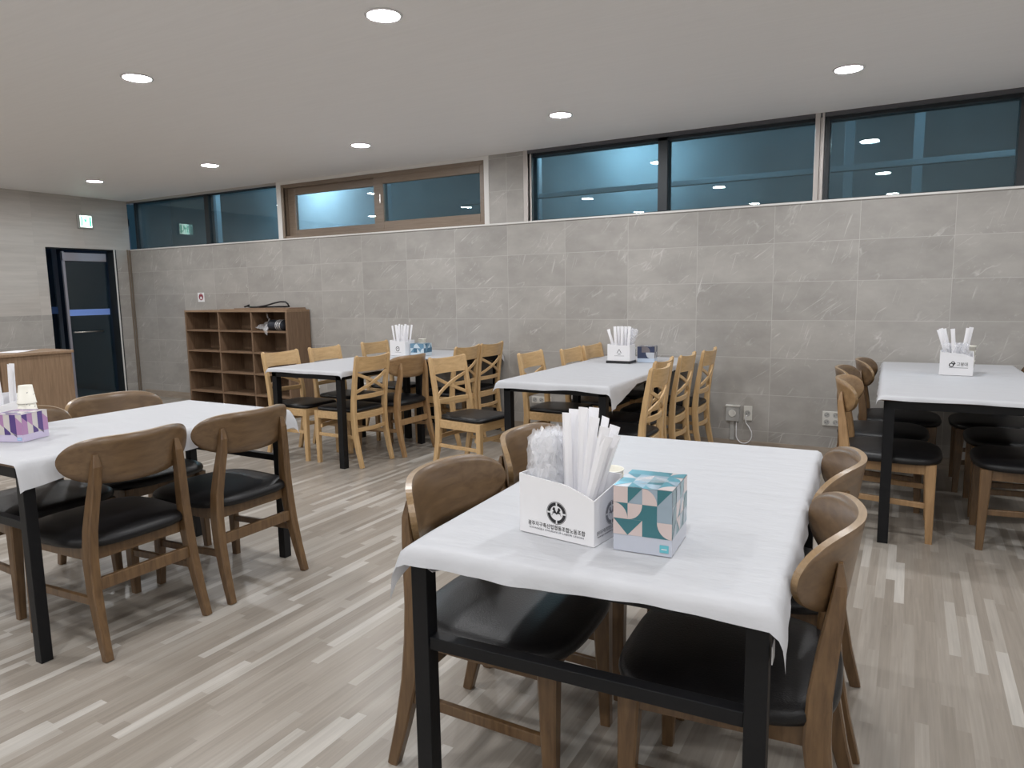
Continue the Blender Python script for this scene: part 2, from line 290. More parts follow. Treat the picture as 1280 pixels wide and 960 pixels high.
# ------------------------------------------------------------------ mesh helpers
class MB:
    def __init__(self): self.v = []; self.f = []; self.mi = []
    def add(self, vs, fs, mi=0, mat=None):
        o = len(self.v)
        for p in vs:
            p = Vector(p)
            self.v.append(mat @ p if mat else p)
        for f in fs: self.f.append([o+i for i in f]); self.mi.append(mi)
        return self
    def box(self, lo, hi, mi=0, mat=None):
        x0, y0, z0 = lo; x1, y1, z1 = hi
        vs = [(x0,y0,z0),(x1,y0,z0),(x1,y1,z0),(x0,y1,z0),(x0,y0,z1),(x1,y0,z1),(x1,y1,z1),(x0,y1,z1)]
        return self.add(vs, [(0,3,2,1),(4,5,6,7),(0,1,5,4),(1,2,6,5),(2,3,7,6),(3,0,4,7)], mi, mat)
    def bar(self, p0, p1, w, h, up=(0,0,1), w1=None, h1=None, mi=0):
        p0, p1 = Vector(p0), Vector(p1); d = (p1-p0).normalized(); up = Vector(up)
        s = d.cross(up).normalized(); u = s.cross(d)
        w1 = w if w1 is None else w1; h1 = h if h1 is None else h1
        vs = []
        for p, a, b in ((p0, w, h), (p1, w1, h1)):
            for i, j in ((-1,-1),(1,-1),(1,1),(-1,1)): vs.append(p + s*(i*a/2) + u*(j*b/2))
        return self.add(vs, [(0,1,2,3),(7,6,5,4),(0,4,5,1),(1,5,6,2),(2,6,7,3),(3,7,4,0)], mi)
    def sweep(self, path, sizes, side=(0,1,0), mi=0, cap_round=False):
        # rectangular section swept along path; sizes = list of (w along side, t in plane)
        side = Vector(side); vs = []; n = len(path); P = [Vector(p) for p in path]
        for i in range(n):
            d = (P[min(i+1,n-1)]-P[max(i-1,0)]).normalized(); u = side.cross(d).normalized()
            a, b = sizes[i]; c = 0.22
            for x, y in ((-1,-1+c),(-1+c,-1),(1-c,-1),(1,-1+c),(1,1-c),(1-c,1),(-1+c,1),(-1,1-c)):
                vs.append(P[i] + side*(x*a/2) + u*(y*b/2))
        fs = []
        for i in range(n-1):
            for k in range(8): fs.append((i*8+k, i*8+(k+1) % 8, (i+1)*8+(k+1) % 8, (i+1)*8+k))
        fs.append(tuple(range(7,-1,-1))); fs.append(tuple((n-1)*8+k for k in range(8)))
        return self.add(vs, fs, mi)
    def tube(self, path, r, seg=8, mi=0, closed=False):
        P = [Vector(p) for p in path]; n = len(P); vs = []; ref = Vector((0.31,0.17,0.93)).normalized()
        for i in range(n):
            d = (P[min(i+1,n-1)]-P[max(i-1,0)]).normalized()
            s = d.cross(ref).normalized(); u = s.cross(d)
            rr = r[i] if isinstance(r, (list, tuple)) else r
            for k in range(seg): a = 2*PI*k/seg; vs.append(P[i]+s*(rr*math.cos(a))+u*(rr*math.sin(a)))
        fs = [(i*seg+k, i*seg+(k+1) % seg, (i+1)*seg+(k+1) % seg, (i+1)*seg+k) for i in range(n-1) for k in range(seg)]
        fs.append(tuple(range(seg-1,-1,-1))); fs.append(tuple((n-1)*seg+k for k in range(seg)))
        return self.add(vs, fs, mi)
    def lathe(self, prof, seg=24, center=(0,0,0), mi=0, mat=None, cap0=True, cap1=True):
        vs = []; n = len(prof); c = Vector(center)
        for r, z in prof:
            for k in range(seg): a = 2*PI*k/seg; vs.append(c+Vector((r*math.cos(a), r*math.sin(a), z)))
        fs = [(i*seg+k, i*seg+(k+1) % seg, (i+1)*seg+(k+1) % seg, (i+1)*seg+k) for i in range(n-1) for k in range(seg)]
        if cap0: fs.append(tuple(range(seg-1,-1,-1)))
        if cap1: fs.append(tuple((n-1)*seg+k for k in range(seg)))
        return self.add(vs, fs, mi, mat)
    def poly(self, pts, mi=0): return self.add(pts, [tuple(range(len(pts)))], mi)
    def prism(self, pts, d, mi=0, mat=None):
        # pts: outline (3D, planar), d: extrusion vector
        n = len(pts); d = Vector(d); vs = [Vector(p) for p in pts]+[Vector(p)+d for p in pts]
        fs = [tuple(range(n-1,-1,-1)), tuple(range(n,2*n))]+[(i,(i+1) % n,n+(i+1) % n,n+i) for i in range(n)]
        return self.add(vs, fs, mi, mat)
    def build(self, name, mats, parent=None, bevel=0, smooth=False, sub=0):
        me = bpy.data.meshes.new(name); me.from_pydata([tuple(p) for p in self.v], [], self.f)
        if not isinstance(mats, (list, tuple)): mats = [mats]
        for mt in mats: me.materials.append(M[mt] if isinstance(mt, str) else mt)
        for i, p in enumerate(me.polygons): p.material_index = self.mi[i]; p.use_smooth = smooth
        me.update()
        import bmesh
        bm = bmesh.new(); bm.from_mesh(me); bmesh.ops.recalc_face_normals(bm, faces=bm.faces); bm.to_mesh(me); bm.free()
        o = bpy.data.objects.new(name, me); C.objects.link(o)
        if parent: o.parent = parent
        if bevel:
            b = o.modifiers.new('bevel', 'BEVEL'); b.width = bevel; b.segments = 2; b.limit_method = 'ANGLE'; b.angle_limit = 0.7; b.harden_normals = False
        if sub:
            s = o.modifiers.new('subd', 'SUBSURF'); s.levels = sub; s.render_levels = sub
        return o
def tag(o, label, cat, group=None, kind=None):
    o['label'] = label; o['category'] = cat
    if group: o['group'] = group
    if kind: o['kind'] = kind
    return o
def struct(o, label=None, cat=None):
    o['kind'] = 'structure'
    if label: o['label'] = label
    if cat: o['category'] = cat
    return o
def empty(name, loc=(0,0,0), rz=0.0):
    o = bpy.data.objects.new(name, None); C.objects.link(o); o.location = loc; o.rotation_euler = (0,0,rz); o.empty_display_size = 0.1
    return o
def copy_tree(o, parent=None):
    c = o.copy(); C.objects.link(c)
    if parent: c.parent = parent
    for ch in list(o.children): copy_tree(ch, c)
    return c
def text_mesh(body, size, mat, name, parent, loc, rot, width=None, depth=0.0002, space=1.0):
    cu = bpy.data.curves.new('t', 'FONT'); cu.body = body; cu.size = size; cu.align_x = 'CENTER'; cu.align_y = 'CENTER'; cu.extrude = depth; cu.space_character = space
    to = bpy.data.objects.new('t', cu); C.objects.link(to)
    bpy.context.view_layer.update()
    dg = bpy.context.evaluated_depsgraph_get()
    me = bpy.data.meshes.new_from_object(to.evaluated_get(dg)); C.objects.unlink(to); bpy.data.objects.remove(to)
    me.materials.clear(); me.materials.append(M[mat])
    if width:
        xs = [v.co.x for v in me.vertices]; k = width/max(1e-6, max(xs)-min(xs))
        for v in me.vertices: v.co.x *= k
    o = bpy.data.objects.new(name, me); C.objects.link(o); o.parent = parent; o.location = loc; o.rotation_euler = rot
    return o

# ------------------------------------------------------------------ the room
D = 5.882; XL = -9.22; CZ = 2.61; WT = 1.972; XR = 3.6; YF = -3.6
struct(MB().box((XL-0.3, YF, -0.1), (XR, D+0.02, 0)).build('floor', 'floor'), 'beige striped vinyl floor', 'floor')
struct(MB().box((XL-0.3, YF, CZ), (XR, D+0.25, CZ+0.12)).build('ceiling', 'ceiling'), 'pale grey ceiling', 'ceiling')
struct(MB().box((XL-0.3, D, 0), (XR, D+0.2, WT-0.012)).build('wall_back', 'tile'), 'grey stone tiled back wall', 'wall')
struct(MB().box((XL, D-0.012, WT-0.012), (XR, D+0.2, WT+0.004)).build('trim_1', 'white_trim', bevel=0.002), 'thin white ledge trim on top of tiled wall', 'trim')
struct(MB().box((-3.545, D+0.0, WT+0.004), (-3.172, D+0.2, CZ)).build('wall_pillar', 'tile'), 'grey tiled pier between the windows', 'wall')
struct(MB().box((XL+0.09, D-0.008, 0), (XR, D, 0.085)).build('baseboard_back', wood('baseboard_vinyl', (0.30, 0.25, 0.20), (0.40, 0.34, 0.28), 'X', 4, 10)), 'beige baseboard along the back wall', 'baseboard')
# left wall with door opening (y 4.80..5.665, z<1.965)
DY0, DY1, DZ = 4.80, 5.665, 1.965; ZS = 1.14
b = MB()
b.box((XL-0.16, YF, ZS), (XL, DY0, CZ), 0); b.box((XL-0.16, DY0, DZ), (XL, D, CZ), 0)
b.box((XL-0.16, YF, 0), (XL, DY0, ZS), 1); b.box((XL-0.16, DY1, 0), (XL, D, DZ), 1)
struct(b.build('wall_left', ['tile_pale', 'tile_side']), 'pale tiled left wall with door opening', 'wall')
b = MB().box((XL-0.01, D-0.05, 0), (XL+0.012, D-0.036, WT)).box((XL-0.01, D-0.022, 0), (XL+0.012, D-0.008, WT))
struct(b.build('trim_2', plain('bronze_trim', (0.30, 0.25, 0.2), 0.35, 0.6, bump=0.02)), 'bronze corner trim beside the door', 'trim')
struct(MB().box((XR, YF, 0), (XR+0.1, D+0.2, CZ)).build('wall_right', 'plaster'), 'right wall out of view', 'wall')
struct(MB().box((XL-0.3, YF-0.1, 0), (XR, YF, CZ)).build('wall_front', 'plaster'), 'wall behind the camera', 'wall')

# windows -----------------------------------------------------------
def frame_box(b, x0, x1, z0, z1, y0, y1, wl, wr, wb, wt, mi=0):
    b.box((x0, y0, z0), (x0+wl, y1, z1), mi); b.box((x1-wr, y0, z0), (x1, y1, z1), mi)
    b.box((x0+wl, y0, z0), (x1-wr, y1, z0+wb), mi); b.box((x0+wl, y0, z1-wt), (x1-wr, y1, z1), mi)
def glass(x0, x1, z0, z1, y, parent, mat='pane'):
    p = MB().box((x0, y, z0), (x1, y+0.005, z1)).build('glass_pane', mat, parent)
    q = MB().box((x0, y+0.03, z0), (x1, y+0.035, z1)).build('glass_pane', mat, parent)
    return p
zb = WT+0.004
# window 1, fixed dark glass in the left corner
b = MB(); frame_box(b, XL, -6.385, zb, CZ, D+0.10, D+0.18, 0.03, 0.02, 0.015, 0.02)
w1 = struct(b.build('window_1', 'dark_frame'), 'fixed dark window in the left corner', 'window')
MB().box((-7.78, D+0.10, zb), (-7.70, D+0.18, CZ)).build('mullion', 'dark_frame', w1)
MB().box((XL, D+0.0, CZ-0.03), (-6.385, D+0.012, CZ)).build('head_trim', 'steel', w1)
glass(XL+0.03, -7.78, zb+0.015, CZ-0.02, D+0.12, w1); glass(-7.70, -6.405, zb+0.015, CZ-0.02, D+0.12, w1)
# window 2, brown sliding window
b = MB(); b.box((-6.385, D-0.004, zb), (-6.315, D+0.18, CZ)); b.box((-3.60, D-0.004, zb), (-3.545, D+0.18, CZ)); b.box((-6.315, D-0.004, CZ-0.035), (-3.60, D+0.18, CZ))
w2 = struct(b.build('window_2', 'white_trim', bevel=0.003), 'brown framed sliding window between white jambs', 'window')
z1 = CZ-0.035
b = MB(); frame_box(b, -6.315, -3.60, zb, z1, D+0.0, D+0.15, 0.045, 0.02, 0.025, 0.04)
b.box((-6.30, D-0.012, zb), (-6.27, D+0.02, z1-0.02))
b.build('window_frame', 'brown_frame', w2, bevel=0.003)
b = MB(); frame_box(b, -6.27, -4.88, zb+0.02, z1-0.03, D+0.06, D+0.10, 0.115, 0.08, 0.075, 0.085); s1 = b.build('sash', 'brown_frame', w2, bevel=0.004)
b = MB(); frame_box(b, -4.965, -3.60, zb+0.02, z1-0.025, D+0.01, D+0.05, 0.125, 0.055, 0.085, 0.085); s2 = b.build('sash', 'brown_frame', w2, bevel=0.004)
MB().box((-6.155, D+0.078, zb+0.095), (-4.96, D+0.083, z1-0.115)).build('glass_pane', 'pane_clear', s1)
MB().box((-6.155, D+0.092, zb+0.095), (-4.96, D+0.097, z1-0.115)).build('glass_pane', 'pane_clear', s1)
MB().box((-4.84, D+0.026, zb+0.105), (-3.655, D+0.031, z1-0.11)).build('glass_pane', 'pane', s2)
MB().box((-4.84, D+0.04, zb+0.105), (-3.655, D+0.045, z1-0.11)).build('glass_pane', 'pane', s2)
MB().box((-4.885, D+0.002, 2.27), (-4.87, D+0.012, 2.36)).build('latch', 'steel', s2, bevel=0.002)
# window 3 and 4, wide fixed windows in steel
b = MB(); frame_box(b, -3.172, -0.66, zb, CZ, D+0.06, D+0.18, 0.05, 0.03, 0.012, 0.045)
w3 = struct(b.build('window_3', 'dark_frame'), 'wide fixed dark window right of the tiled pier', 'window')
MB().box((-3.172, D-0.006, zb), (-3.128, D+0.05, CZ)).box((-3.12, D+0.02, zb), (-3.10, D+0.06, CZ)).build('jamb', 'steel', w3, bevel=0.003)
MB().box((-1.915, D+0.06, zb), (-1.835, D+0.18, CZ)).build('mullion', 'dark_frame', w3)
MB().box((-3.172, D-0.004, CZ-0.03), (3.6, D+0.02, CZ)).build('head_trim', plain('dark_head_trim', (0.10, 0.10, 0.11), 0.4, 0.5, bump=0.02), w3)
glass(-3.122, -1.915, zb+0.012, CZ-0.045, D+0.11, w3); glass(-1.835, -0.69, zb+0.012, CZ-0.045, D+0.11, w3)
struct(MB().box((-0.688, D-0.006, zb), (-0.652, D+0.19, CZ)).box((-0.640, D-0.006, zb), (-0.622, D+0.19, CZ)).box((-0.652, D+0.008, zb), (-0.640, D+0.19, CZ)).build('trim_3', 'steel', bevel=0.003), 'steel post between the two wide windows', 'trim')
b = MB(); frame_box(b, -0.622, 3.6, zb, CZ, D+0.06, D+0.18, 0.03, 0.03, 0.012, 0.045)
w4 = struct(b.build('window_4', 'dark_frame'), 'wide fixed dark window at the right edge', 'window')
MB().box((0.575, D+0.05, zb), (0.66, D+0.18, CZ)).box((2.0, D+0.05, zb), (2.08, D+0.18, CZ)).build('mullion', 'dark_frame', w4)
glass(-0.592, 0.575, zb+0.012, CZ-0.045, D+0.11, w4); glass(0.66, 2.0, zb+0.012, CZ-0.045, D+0.11, w4); glass(2.08, 3.57, zb+0.012, CZ-0.045, D+0.11, w4)

# outside behind the windows -----------------------------------------
struct(MB().box((-13, 9.2, -0.2), (6, 9.4, 3.4)).build('wall_outside', 'outside_wall'), 'dim wall outside the windows', 'wall')
struct(MB().box((-13, D+0.2, -0.25), (6, 9.4, -0.1)).build('ground_outside', 'night_wall'), 'dark ground outside the windows', 'ground')
rl = MB().box((-4.6, 7.0, 2.335), (5.5, 7.06, 2.385)).build('canopy_rail', 'outside_rail', bevel=0.004)
tag(rl, 'long pale horizontal rail outside behind the high windows', 'rail')
for i, x in enumerate((-9.3, -6.0, -3.82, -0.60, -0.05)):
    p = MB().box((x, 7.3, -0.1), (x+0.08, 7.38, 3.4)).build('canopy_post', 'outside_rail', bevel=0.004)
    tag(p, ['slim post outside behind the left corner window', 'slim post outside behind the brown sliding window', 'slim post outside just right of the tiled pier', 'slim post outside just right of the steel window post', 'slim post outside in the middle of the rightmost window'][i], 'post', 'posts outside the windows')
def area(name, loc, size, power, col, rot=(0,0,0)):
    l = bpy.data.lights.new(name, 'AREA'); l.energy = power; l.color = col; l.size = size; l.shape = 'DISK'
    o = bpy.data.objects.new(name, l); C.objects.link(o); o.location = loc; o.rotation_euler = rot
    return o
def unseen_outside_lamp(loc, label, power):  # lamps out of view, added to brighten the outside wall and rail
    t = tag(empty('unseen_outside_lamp', loc), label, 'lamp', 'unseen lamps outside')
    MB().lathe([(0.02, 0.0), (0.09, 0.0), (0.11, 0.05), (0.04, 0.10)], 16).build('housing', 'dark_frame', t, smooth=False)
    MB().lathe([(0.0, -0.006), (0.08, -0.006), (0.085, 0.0)], 16).build('lamp_lens', 'unseen_outside_lamp', t)
    l = bpy.data.lights.new('outside_glow', 'POINT'); l.energy = power; l.color = (0.64, 0.84, 1.0); l.shadow_soft_size = 0.1
    o = bpy.data.objects.new('outside_glow', l); C.objects.link(o); o.parent = t; o.location = (0, 0, -0.12)
struct(MB().box((-13, D+0.25, 3.4), (6, 9.4, 3.5)).build('ceiling_outside', 'night_wall'), 'dark canopy outside above the windows', 'ceiling')
unseen_outside_lamp((-8.6, 6.6, 3.298), 'added unseen fill lamp under the canopy behind the left corner window', 20)
unseen_outside_lamp((-8.9, 8.5, 3.298), 'added unseen fill lamp under the canopy behind the brown sliding window', 90)
unseen_outside_lamp((-3.3, 8.5, 3.298), 'unseen outside lamp under the canopy behind the window right of the pier', 62)
unseen_outside_lamp((-1.8, 6.6, 3.298), 'added unseen fill lamp under the canopy close behind the window right of the pier, right one', 22)
unseen_outside_lamp((-3.75, 6.6, 3.298), 'added unseen fill lamp under the canopy close behind the tiled pier', 10)
unseen_outside_lamp((0.6, 6.6, 3.298), 'added unseen fill lamp under the canopy behind the rightmost window', 20)

# the door and the dark porch behind it -------------------------------
b = MB()
b.box((XL-0.16, DY0, 0), (XL-0.02, DY0+0.012, DZ)); b.box((XL-0.16, DY1-0.012, 0), (XL+0.006, DY1+0.012, DZ)); b.box((XL-0.16, DY0, DZ-0.012), (XL-0.02, DY1, DZ))
dr = struct(b.build('door_1', 'dark_frame'), 'glass entrance door in a dark opening', 'door')
MB().box((XL-0.004, DY1-0.018, 0), (XL+0.008, DY1-0.004, DZ)).build('frame_edge', 'white_trim', dr)
dx = XL-0.14
lf = MB().box((dx, 5.045, 0.04), (dx+0.03, 5.075, 1.93)).build('door_stile', 'door_metal', dr)
b = MB().box((dx-0.01, 5.045, 1.81), (dx+0.045, 5.60, 1.915)); b.build('door_rail', 'door_metal', dr, bevel=0.004)
MB().box((dx-0.01, 5.045, 0.0), (dx+0.04, 5.60, 0.06)).build('door_rail', 'door_metal', dr, bevel=0.004)
MB().box((dx+0.01, 5.075, 0.06), (dx+0.02, 5.60, 1.81)).build('glass_pane', pane_mat('door_glass', (0.80, 0.90, 0.92), haze=0.02, hazecol=(0.1, 0.2, 0.22)), dr)
MB().box((dx+0.0205, 5.06, 1.115), (dx+0.023, 5.60, 1.195)).build('blue_band', 'blue_band', dr)
hd = MB().tube([(dx+0.07, 5.09, 0.905), (dx+0.07, 5.46, 0.905)], 0.010, 10).tube([(dx+0.02, 5.11, 0.905), (dx+0.07, 5.11, 0.905)], 0.007).tube([(dx+0.02, 5.44, 0.905), (dx+0.07, 5.44, 0.905)], 0.007).build('door_handle', 'steel', dr, smooth=True)
struct(MB().box((-12.2, 3.4, -0.1), (XL-0.3, 6.0, 0.0)).build('floor_porch', 'night_wall'), 'dark porch floor behind the glass door', 'floor')
b = MB().box((-12.3, 3.4, 0), (-12.2, 6.0, 2.4)).box((-12.2, 3.3, 0), (XL-0.16, 3.4, 2.4)).box((-12.2, 5.93, 0), (XL-0.16, 6.0, 2.4)).box((-12.3, 3.3, 2.3), (XL-0.16, 6.0, 2.4))
struct(b.build('wall_porch', 'night_wall'), 'dark porch walls behind the glass door', 'wall')
b = MB(); b.box((-10.9, 4.2, 0), (-10.86, 4.24, 2.1)); b.box((-10.9, 5.75, 0), (-10.86, 5.80, 2.1)); b.box((-10.9, 4.2, 2.05), (-10.86, 5.80, 2.1)); b.box((-10.9, 4.2, 0), (-10.86, 5.80, 0.06))
d2 = struct(b.build('door_2', 'door_metal'), 'outer glass door seen through the entrance door', 'door')
MB().box((-10.885, 4.24, 0.06), (-10.875, 5.75, 2.05)).build('glass_pane', 'pane_clear', d2)
MB().box((-10.872, 4.24, 1.12), (-10.868, 5.75, 1.22)).build('blue_band', 'blue_band', d2)
lp = bpy.data.lights.new('porch_fill', 'POINT'); lp.energy = 60; lp.color = (0.55, 0.75, 1.0); lp.shadow_soft_size = 0.15  # added fill light to brighten the porch, no fixture there
o = bpy.data.objects.new('porch_fill', lp); C.objects.link(o); o.location = (-10.1, 4.1, 2.4)

# ------------------------------------------------------------------ ceiling lights
def downlight():
    t = empty('downlight')
    MB().lathe([(0.083, 0.0), (0.088, -0.004), (0.078, -0.009), (0.074, -0.006)], 40, cap0=False, cap1=False).build('rim', 'white_plastic', t, smooth=True)
    MB().lathe([(0.0, -0.0062), (0.074, -0.0062)], 40, cap0=False, cap1=False).build('diffuser', 'diffuser', t)
    return t
dl = downlight()
spots = [(-2.19, 2.72, 'round lit ceiling downlight at the top centre of the photo'),
         (-4.01, 2.69, 'round lit ceiling downlight at the upper left, the biggest on the left'),
         (-6.05, 4.75, 'round lit ceiling downlight above the left corner window'),
         (-7.87, 4.68, 'round lit ceiling downlight above the exit sign, farthest left'),
         (-4.21, 4.85, 'round lit ceiling downlight above the brown sliding window'),
         (-2.30, 4.85, 'round lit ceiling downlight nearest the tiled pier'),
         (-0.39, 4.80, 'round lit ceiling downlight above the steel window post on the right')]
hid = [(x, y) for x in (-7.8, -5.9, -0.35, 1.5) for y in (2.7,)] + [(1.5, 4.8)] + [(x, y) for x in (-7.8, -5.9, -4.0, -2.15, -0.3, 1.55) for y in (0.6, -1.5)]
for i, s in enumerate(spots + hid):
    o = dl if i == 0 else copy_tree(dl)
    o.location = (s[0], s[1], CZ)
    tag(o, s[2] if len(s) > 2 else 'round lit ceiling downlight outside the edges of the photo', 'ceiling light', 'ceiling downlights')

# ------------------------------------------------------------------ chairs (they face +x)
def back_panel(b, W, zc, hh, xc, bow, th, lean, mi_face=0, mi_edge=1, p=3.9, n=40, k=6):
    # curved plywood back: lozenge outline bent forwards at the ends
    fr, rr = [], []
    for i in range(n+1):
        t = -math.cos(PI*i/n); t = max(-0.9992, min(0.9992, t))
        h = hh*(1-abs(t)**p)**0.5
        for j in range(k+1):
            s = -1+2*j/k
            z = zc + 0.012*(t*t) + h*s
            x = xc + bow*t*t - lean*(z-zc)
            # normal in plan
            nx, ny = 1.0, -2*bow*t/(W/2); l = math.hypot(nx, ny); nx /= l; ny /= l
            y = W/2*t
            fr.append((x+nx*th/2, y+ny*th/2, z)); rr.append((x-nx*th/2, y-ny*th/2, z))
    m_ = k+1; o = len(fr); fs = []; fe = []
    for i in range(n):
        for j in range(k):
            a = i*m_+j
            fs.append((a, a+1, a+m_+1, a+m_)); fs.append((o+a, o+a+m_, o+a+m_+1, o+a+1))
        a = i*m_; fe.append((a, a+m_, o+a+m_, o+a)); a = i*m_+k; fe.append((a, o+a, o+a+m_, a+m_))
    for j in range(k): fe.append((j, o+j, o+j+1, j+1)); a = n*m_+j; fe.append((a, a+1, o+a+1, o+a))
    base = len(b.v); b.add(fr+rr, fs, mi_face); 
    for f in fe: b.f.append([base+i for i in f]); b.mi.append(mi_edge)
def cushion(pts_fn, z0, z1, dome, rings=7, seg=56):
    # pts_fn(a)->(x,y) outline; domed pad
    b = MB(); vs = []; fs = []
    prof = [(0.90, z0), (0.985, z0+0.004), (1.0, z0+(z1-z0)*0.45), (0.985, z1-0.010), (0.95, z1-0.002), (0.88, z1+dome*0.25), (0.7, z1+dome*0.6), (0.4, z1+dome*0.9), (0.12, z1+dome)]
    for r, z in prof:
        for s in range(seg):
            x, y = pts_fn(2*PI*s/seg); vs.append((x*r, y*r, z))
    n = len(prof)
    for i in range(n-1):
        for s in range(seg): fs.append((i*seg+s, i*seg+(s+1) % seg, (i+1)*seg+(s+1) % seg, (i+1)*seg+s))
    fs.append(tuple(range(seg-1,-1,-1))); fs.append(tuple((n-1)*seg+s for s in range(seg)))
    return b.add(vs, fs)
def sq_outline(a, hx, hy, e, taper):
    ca, sa = math.cos(a), math.sin(a)
    x = hx*math.copysign(abs(ca)**(2/e), ca); y = hy*math.copysign(abs(sa)**(2/e), sa)
    return x, y*(1+taper*x/hx)
def curved_back_chair(wd, wb, edge):
    t = empty('curved_back_chair')
    cushion(lambda a: sq_outline(a, 0.252, 0.256, 3.4, 0.06), 0.412, 0.452, 0.022).build('seat', 'vinyl', t, smooth=True)
    b = MB()
    b.bar((0.185, -0.195, 0.388), (0.185, 0.195, 0.388), 0.022, 0.055); b.bar((-0.19, -0.175, 0.388), (-0.19, 0.175, 0.388), 0.022, 0.055)
    b.bar((-0.19, -0.188, 0.388), (0.185, -0.205, 0.388), 0.022, 0.055); b.bar((-0.19, 0.188, 0.388), (0.185, 0.205, 0.388), 0.022, 0.055)
    b.build('seat_frame', wd, t, bevel=0.003)
    for s in (-1, 1):
        MB().sweep([(0.205, s*0.213, 0), (0.20, s*0.207, 0.2), (0.195, s*0.20, 0.415)], [(0.030, 0.032), (0.037, 0.042), (0.046, 0.054)]).build('leg', wd, t)
        MB().sweep([(-0.285, s*0.212, 0), (-0.25, s*0.208, 0.13), (-0.222, s*0.204, 0.26), (-0.208, s*0.199, 0.38), (-0.210, s*0.192, 0.48), (-0.222, s*0.181, 0.58), (-0.2335, s*0.171, 0.66), (-0.2395, s*0.166, 0.72), (-0.2375, s*0.163, 0.765)],
                   [(0.030, 0.032), (0.034, 0.040), (0.037, 0.050), (0.038, 0.056), (0.037, 0.050), (0.036, 0.044), (0.036, 0.036), (0.034, 0.026), (0.018, 0.010)]).build('leg', wd, t)
        MB().bar((-0.235, s*0.206, 0.215), (0.20, s*0.205, 0.195), 0.018, 0.030).build('stretcher', wd, t, bevel=0.003)
    MB().bar((-0.222, -0.205, 0.275), (-0.222, 0.205, 0.275), 0.020, 0.048).build('stretcher', wd, t, bevel=0.003)
    b = MB(); back_panel(b, 0.520, 0.735, 0.092, -0.261, 0.106, 0.017, 0.16); b.build('backrest', [wb, edge], t, smooth=False)
    for p in t.children:
        if p.name.startswith('backrest'):
            for pl in p.data.polygons: pl.use_smooth = (pl.material_index == 0)
    return t
def cross_back_chair(wd, wh):
    t = empty('cross_back_chair')
    cushion(lambda a: sq_outline(a, 0.215, 0.189, 5.5, 0.05), 0.425, 0.455, 0.010).build('seat', 'vinyl', t, smooth=True)
    b = MB()
    b.bar((0.19, -0.175, 0.395), (0.19, 0.175, 0.395), 0.022, 0.06)
    b.bar((-0.19, -0.176, 0.395), (0.19, -0.182, 0.395), 0.022, 0.06); b.bar((-0.19, 0.176, 0.395), (0.19, 0.182, 0.395), 0.022, 0.06)
    arc = [(-0.19-0.020*(1-(y/0.18)**2), y, 0.395) for y in [-0.18+0.36*i/8 for i in range(9)]]
    b.sweep(arc, [(0.055, 0.018)]*9, side=(0,0,1))
    b.build('seat_frame', wh, t, bevel=0.003)
    for s in (-1, 1):
        MB().sweep([(0.188, s*0.176, 0), (0.188, s*0.176, 0.425)], [(0.032, 0.032), (0.042, 0.042)]).build('leg', wd, t)
        MB().sweep([(-0.262, s*0.176, 0), (-0.232, s*0.176, 0.12), (-0.205, s*0.176, 0.25), (-0.195, s*0.177, 0.40), (-0.203, s*0.178, 0.52), (-0.222, s*0.179, 0.66), (-0.243, s*0.181, 0.78), (-0.256, s*0.182, 0.855), (-0.262, s*0.182, 0.868)],
                   [(0.028, 0.032), (0.030, 0.038), (0.031, 0.044), (0.032, 0.046), (0.032, 0.040), (0.032, 0.034), (0.032, 0.028), (0.031, 0.024), (0.020, 0.012)]).build('leg', wd, t)
        MB().bar((-0.215, s*0.177, 0.235), (0.188, s*0.178, 0.235), 0.016, 0.026).build('stretcher', wh, t, bevel=0.003)
    def arcbar(z, depth, h, th, x0, half):
        n = 10; pts = [(x0-depth*(1-(y/half)**2), y, z) for y in [-half+2*half*i/n for i in range(n+1)]]
        return MB().sweep(pts, [(h, th)]*(n+1), side=(0,0,1))
    arcbar(0.29, 0.030, 0.030, 0.016, -0.200, 0.174).build('stretcher', wh, t)
    arcbar(0.30, -0.035, 0.028, 0.016, 0.15, 0.178).build('stretcher', wh, t)
    # crest rail, bent
    n = 12; b = MB(); half = 0.171; vs = []
    for i in range(n+1):
        y = -half+2*half*i/n; c = 1-(y/half)**2
        for z, x in ((0.745, -0.236), (0.853, -0.254)):
            top = z + (0.010*(1-c) if z > 0.8 else 0.0)
            for th in (-0.010, 0.010): vs.append((x-0.030*c+th, y, top))
    fs = []
    for i in range(n):
        a = i*4; q = a+4
        fs += [(a,a+2,q+2,q), (a+1,q+1,q+3,a+3), (a+2,a+3,q+3,q+2), (a,q,q+1,a+1)]
    fs += [(0,1,3,2), (n*4, n*4+2, n*4+3, n*4+1)]
    b.add(vs, fs).build('crest_rail', wh, t, smooth=False)
    for s in (-1, 1):
        n = 10; pts = []
        for i in range(n+1):
            u = i/n; y = s*(-0.168+0.336*u); z = 0.585+0.145*u; x = -0.213-0.022*u-0.030*(1-(2*u-1)**2)+s*0.004
            pts.append((x, y, z))
        MB().sweep(pts, [(0.024, 0.012)]*(n+1), side=(0,s*0.38,-0.92)).build('cross_slat', wh, t)
    arcbar(0.545, 0.026, 0.034, 0.014, -0.206, 0.174).build('back_rail', wh, t)
    return t
KC = curved_back_chair('walnut', 'walnut_back', 'ply_edge'); KL = curved_back_chair('light_k', 'light_k_back', 'ply_edge'); XC = cross_back_chair('oak', 'oak_h')
used = set()
def chair(proto, x, y, deg, label, group):
    if proto.name in used: o = copy_tree(proto)
    else: o = proto; used.add(proto.name)
    o.location = (x, y, 0); o.rotation_euler = (0, 0, math.radians(deg))
    tag(o, label, 'chair', group); return o
G = 'chairs around the nearest table'
chair(KC, -0.345, 1.69, 183, 'walnut curved back chair right of the nearest table, closest to the camera', G)
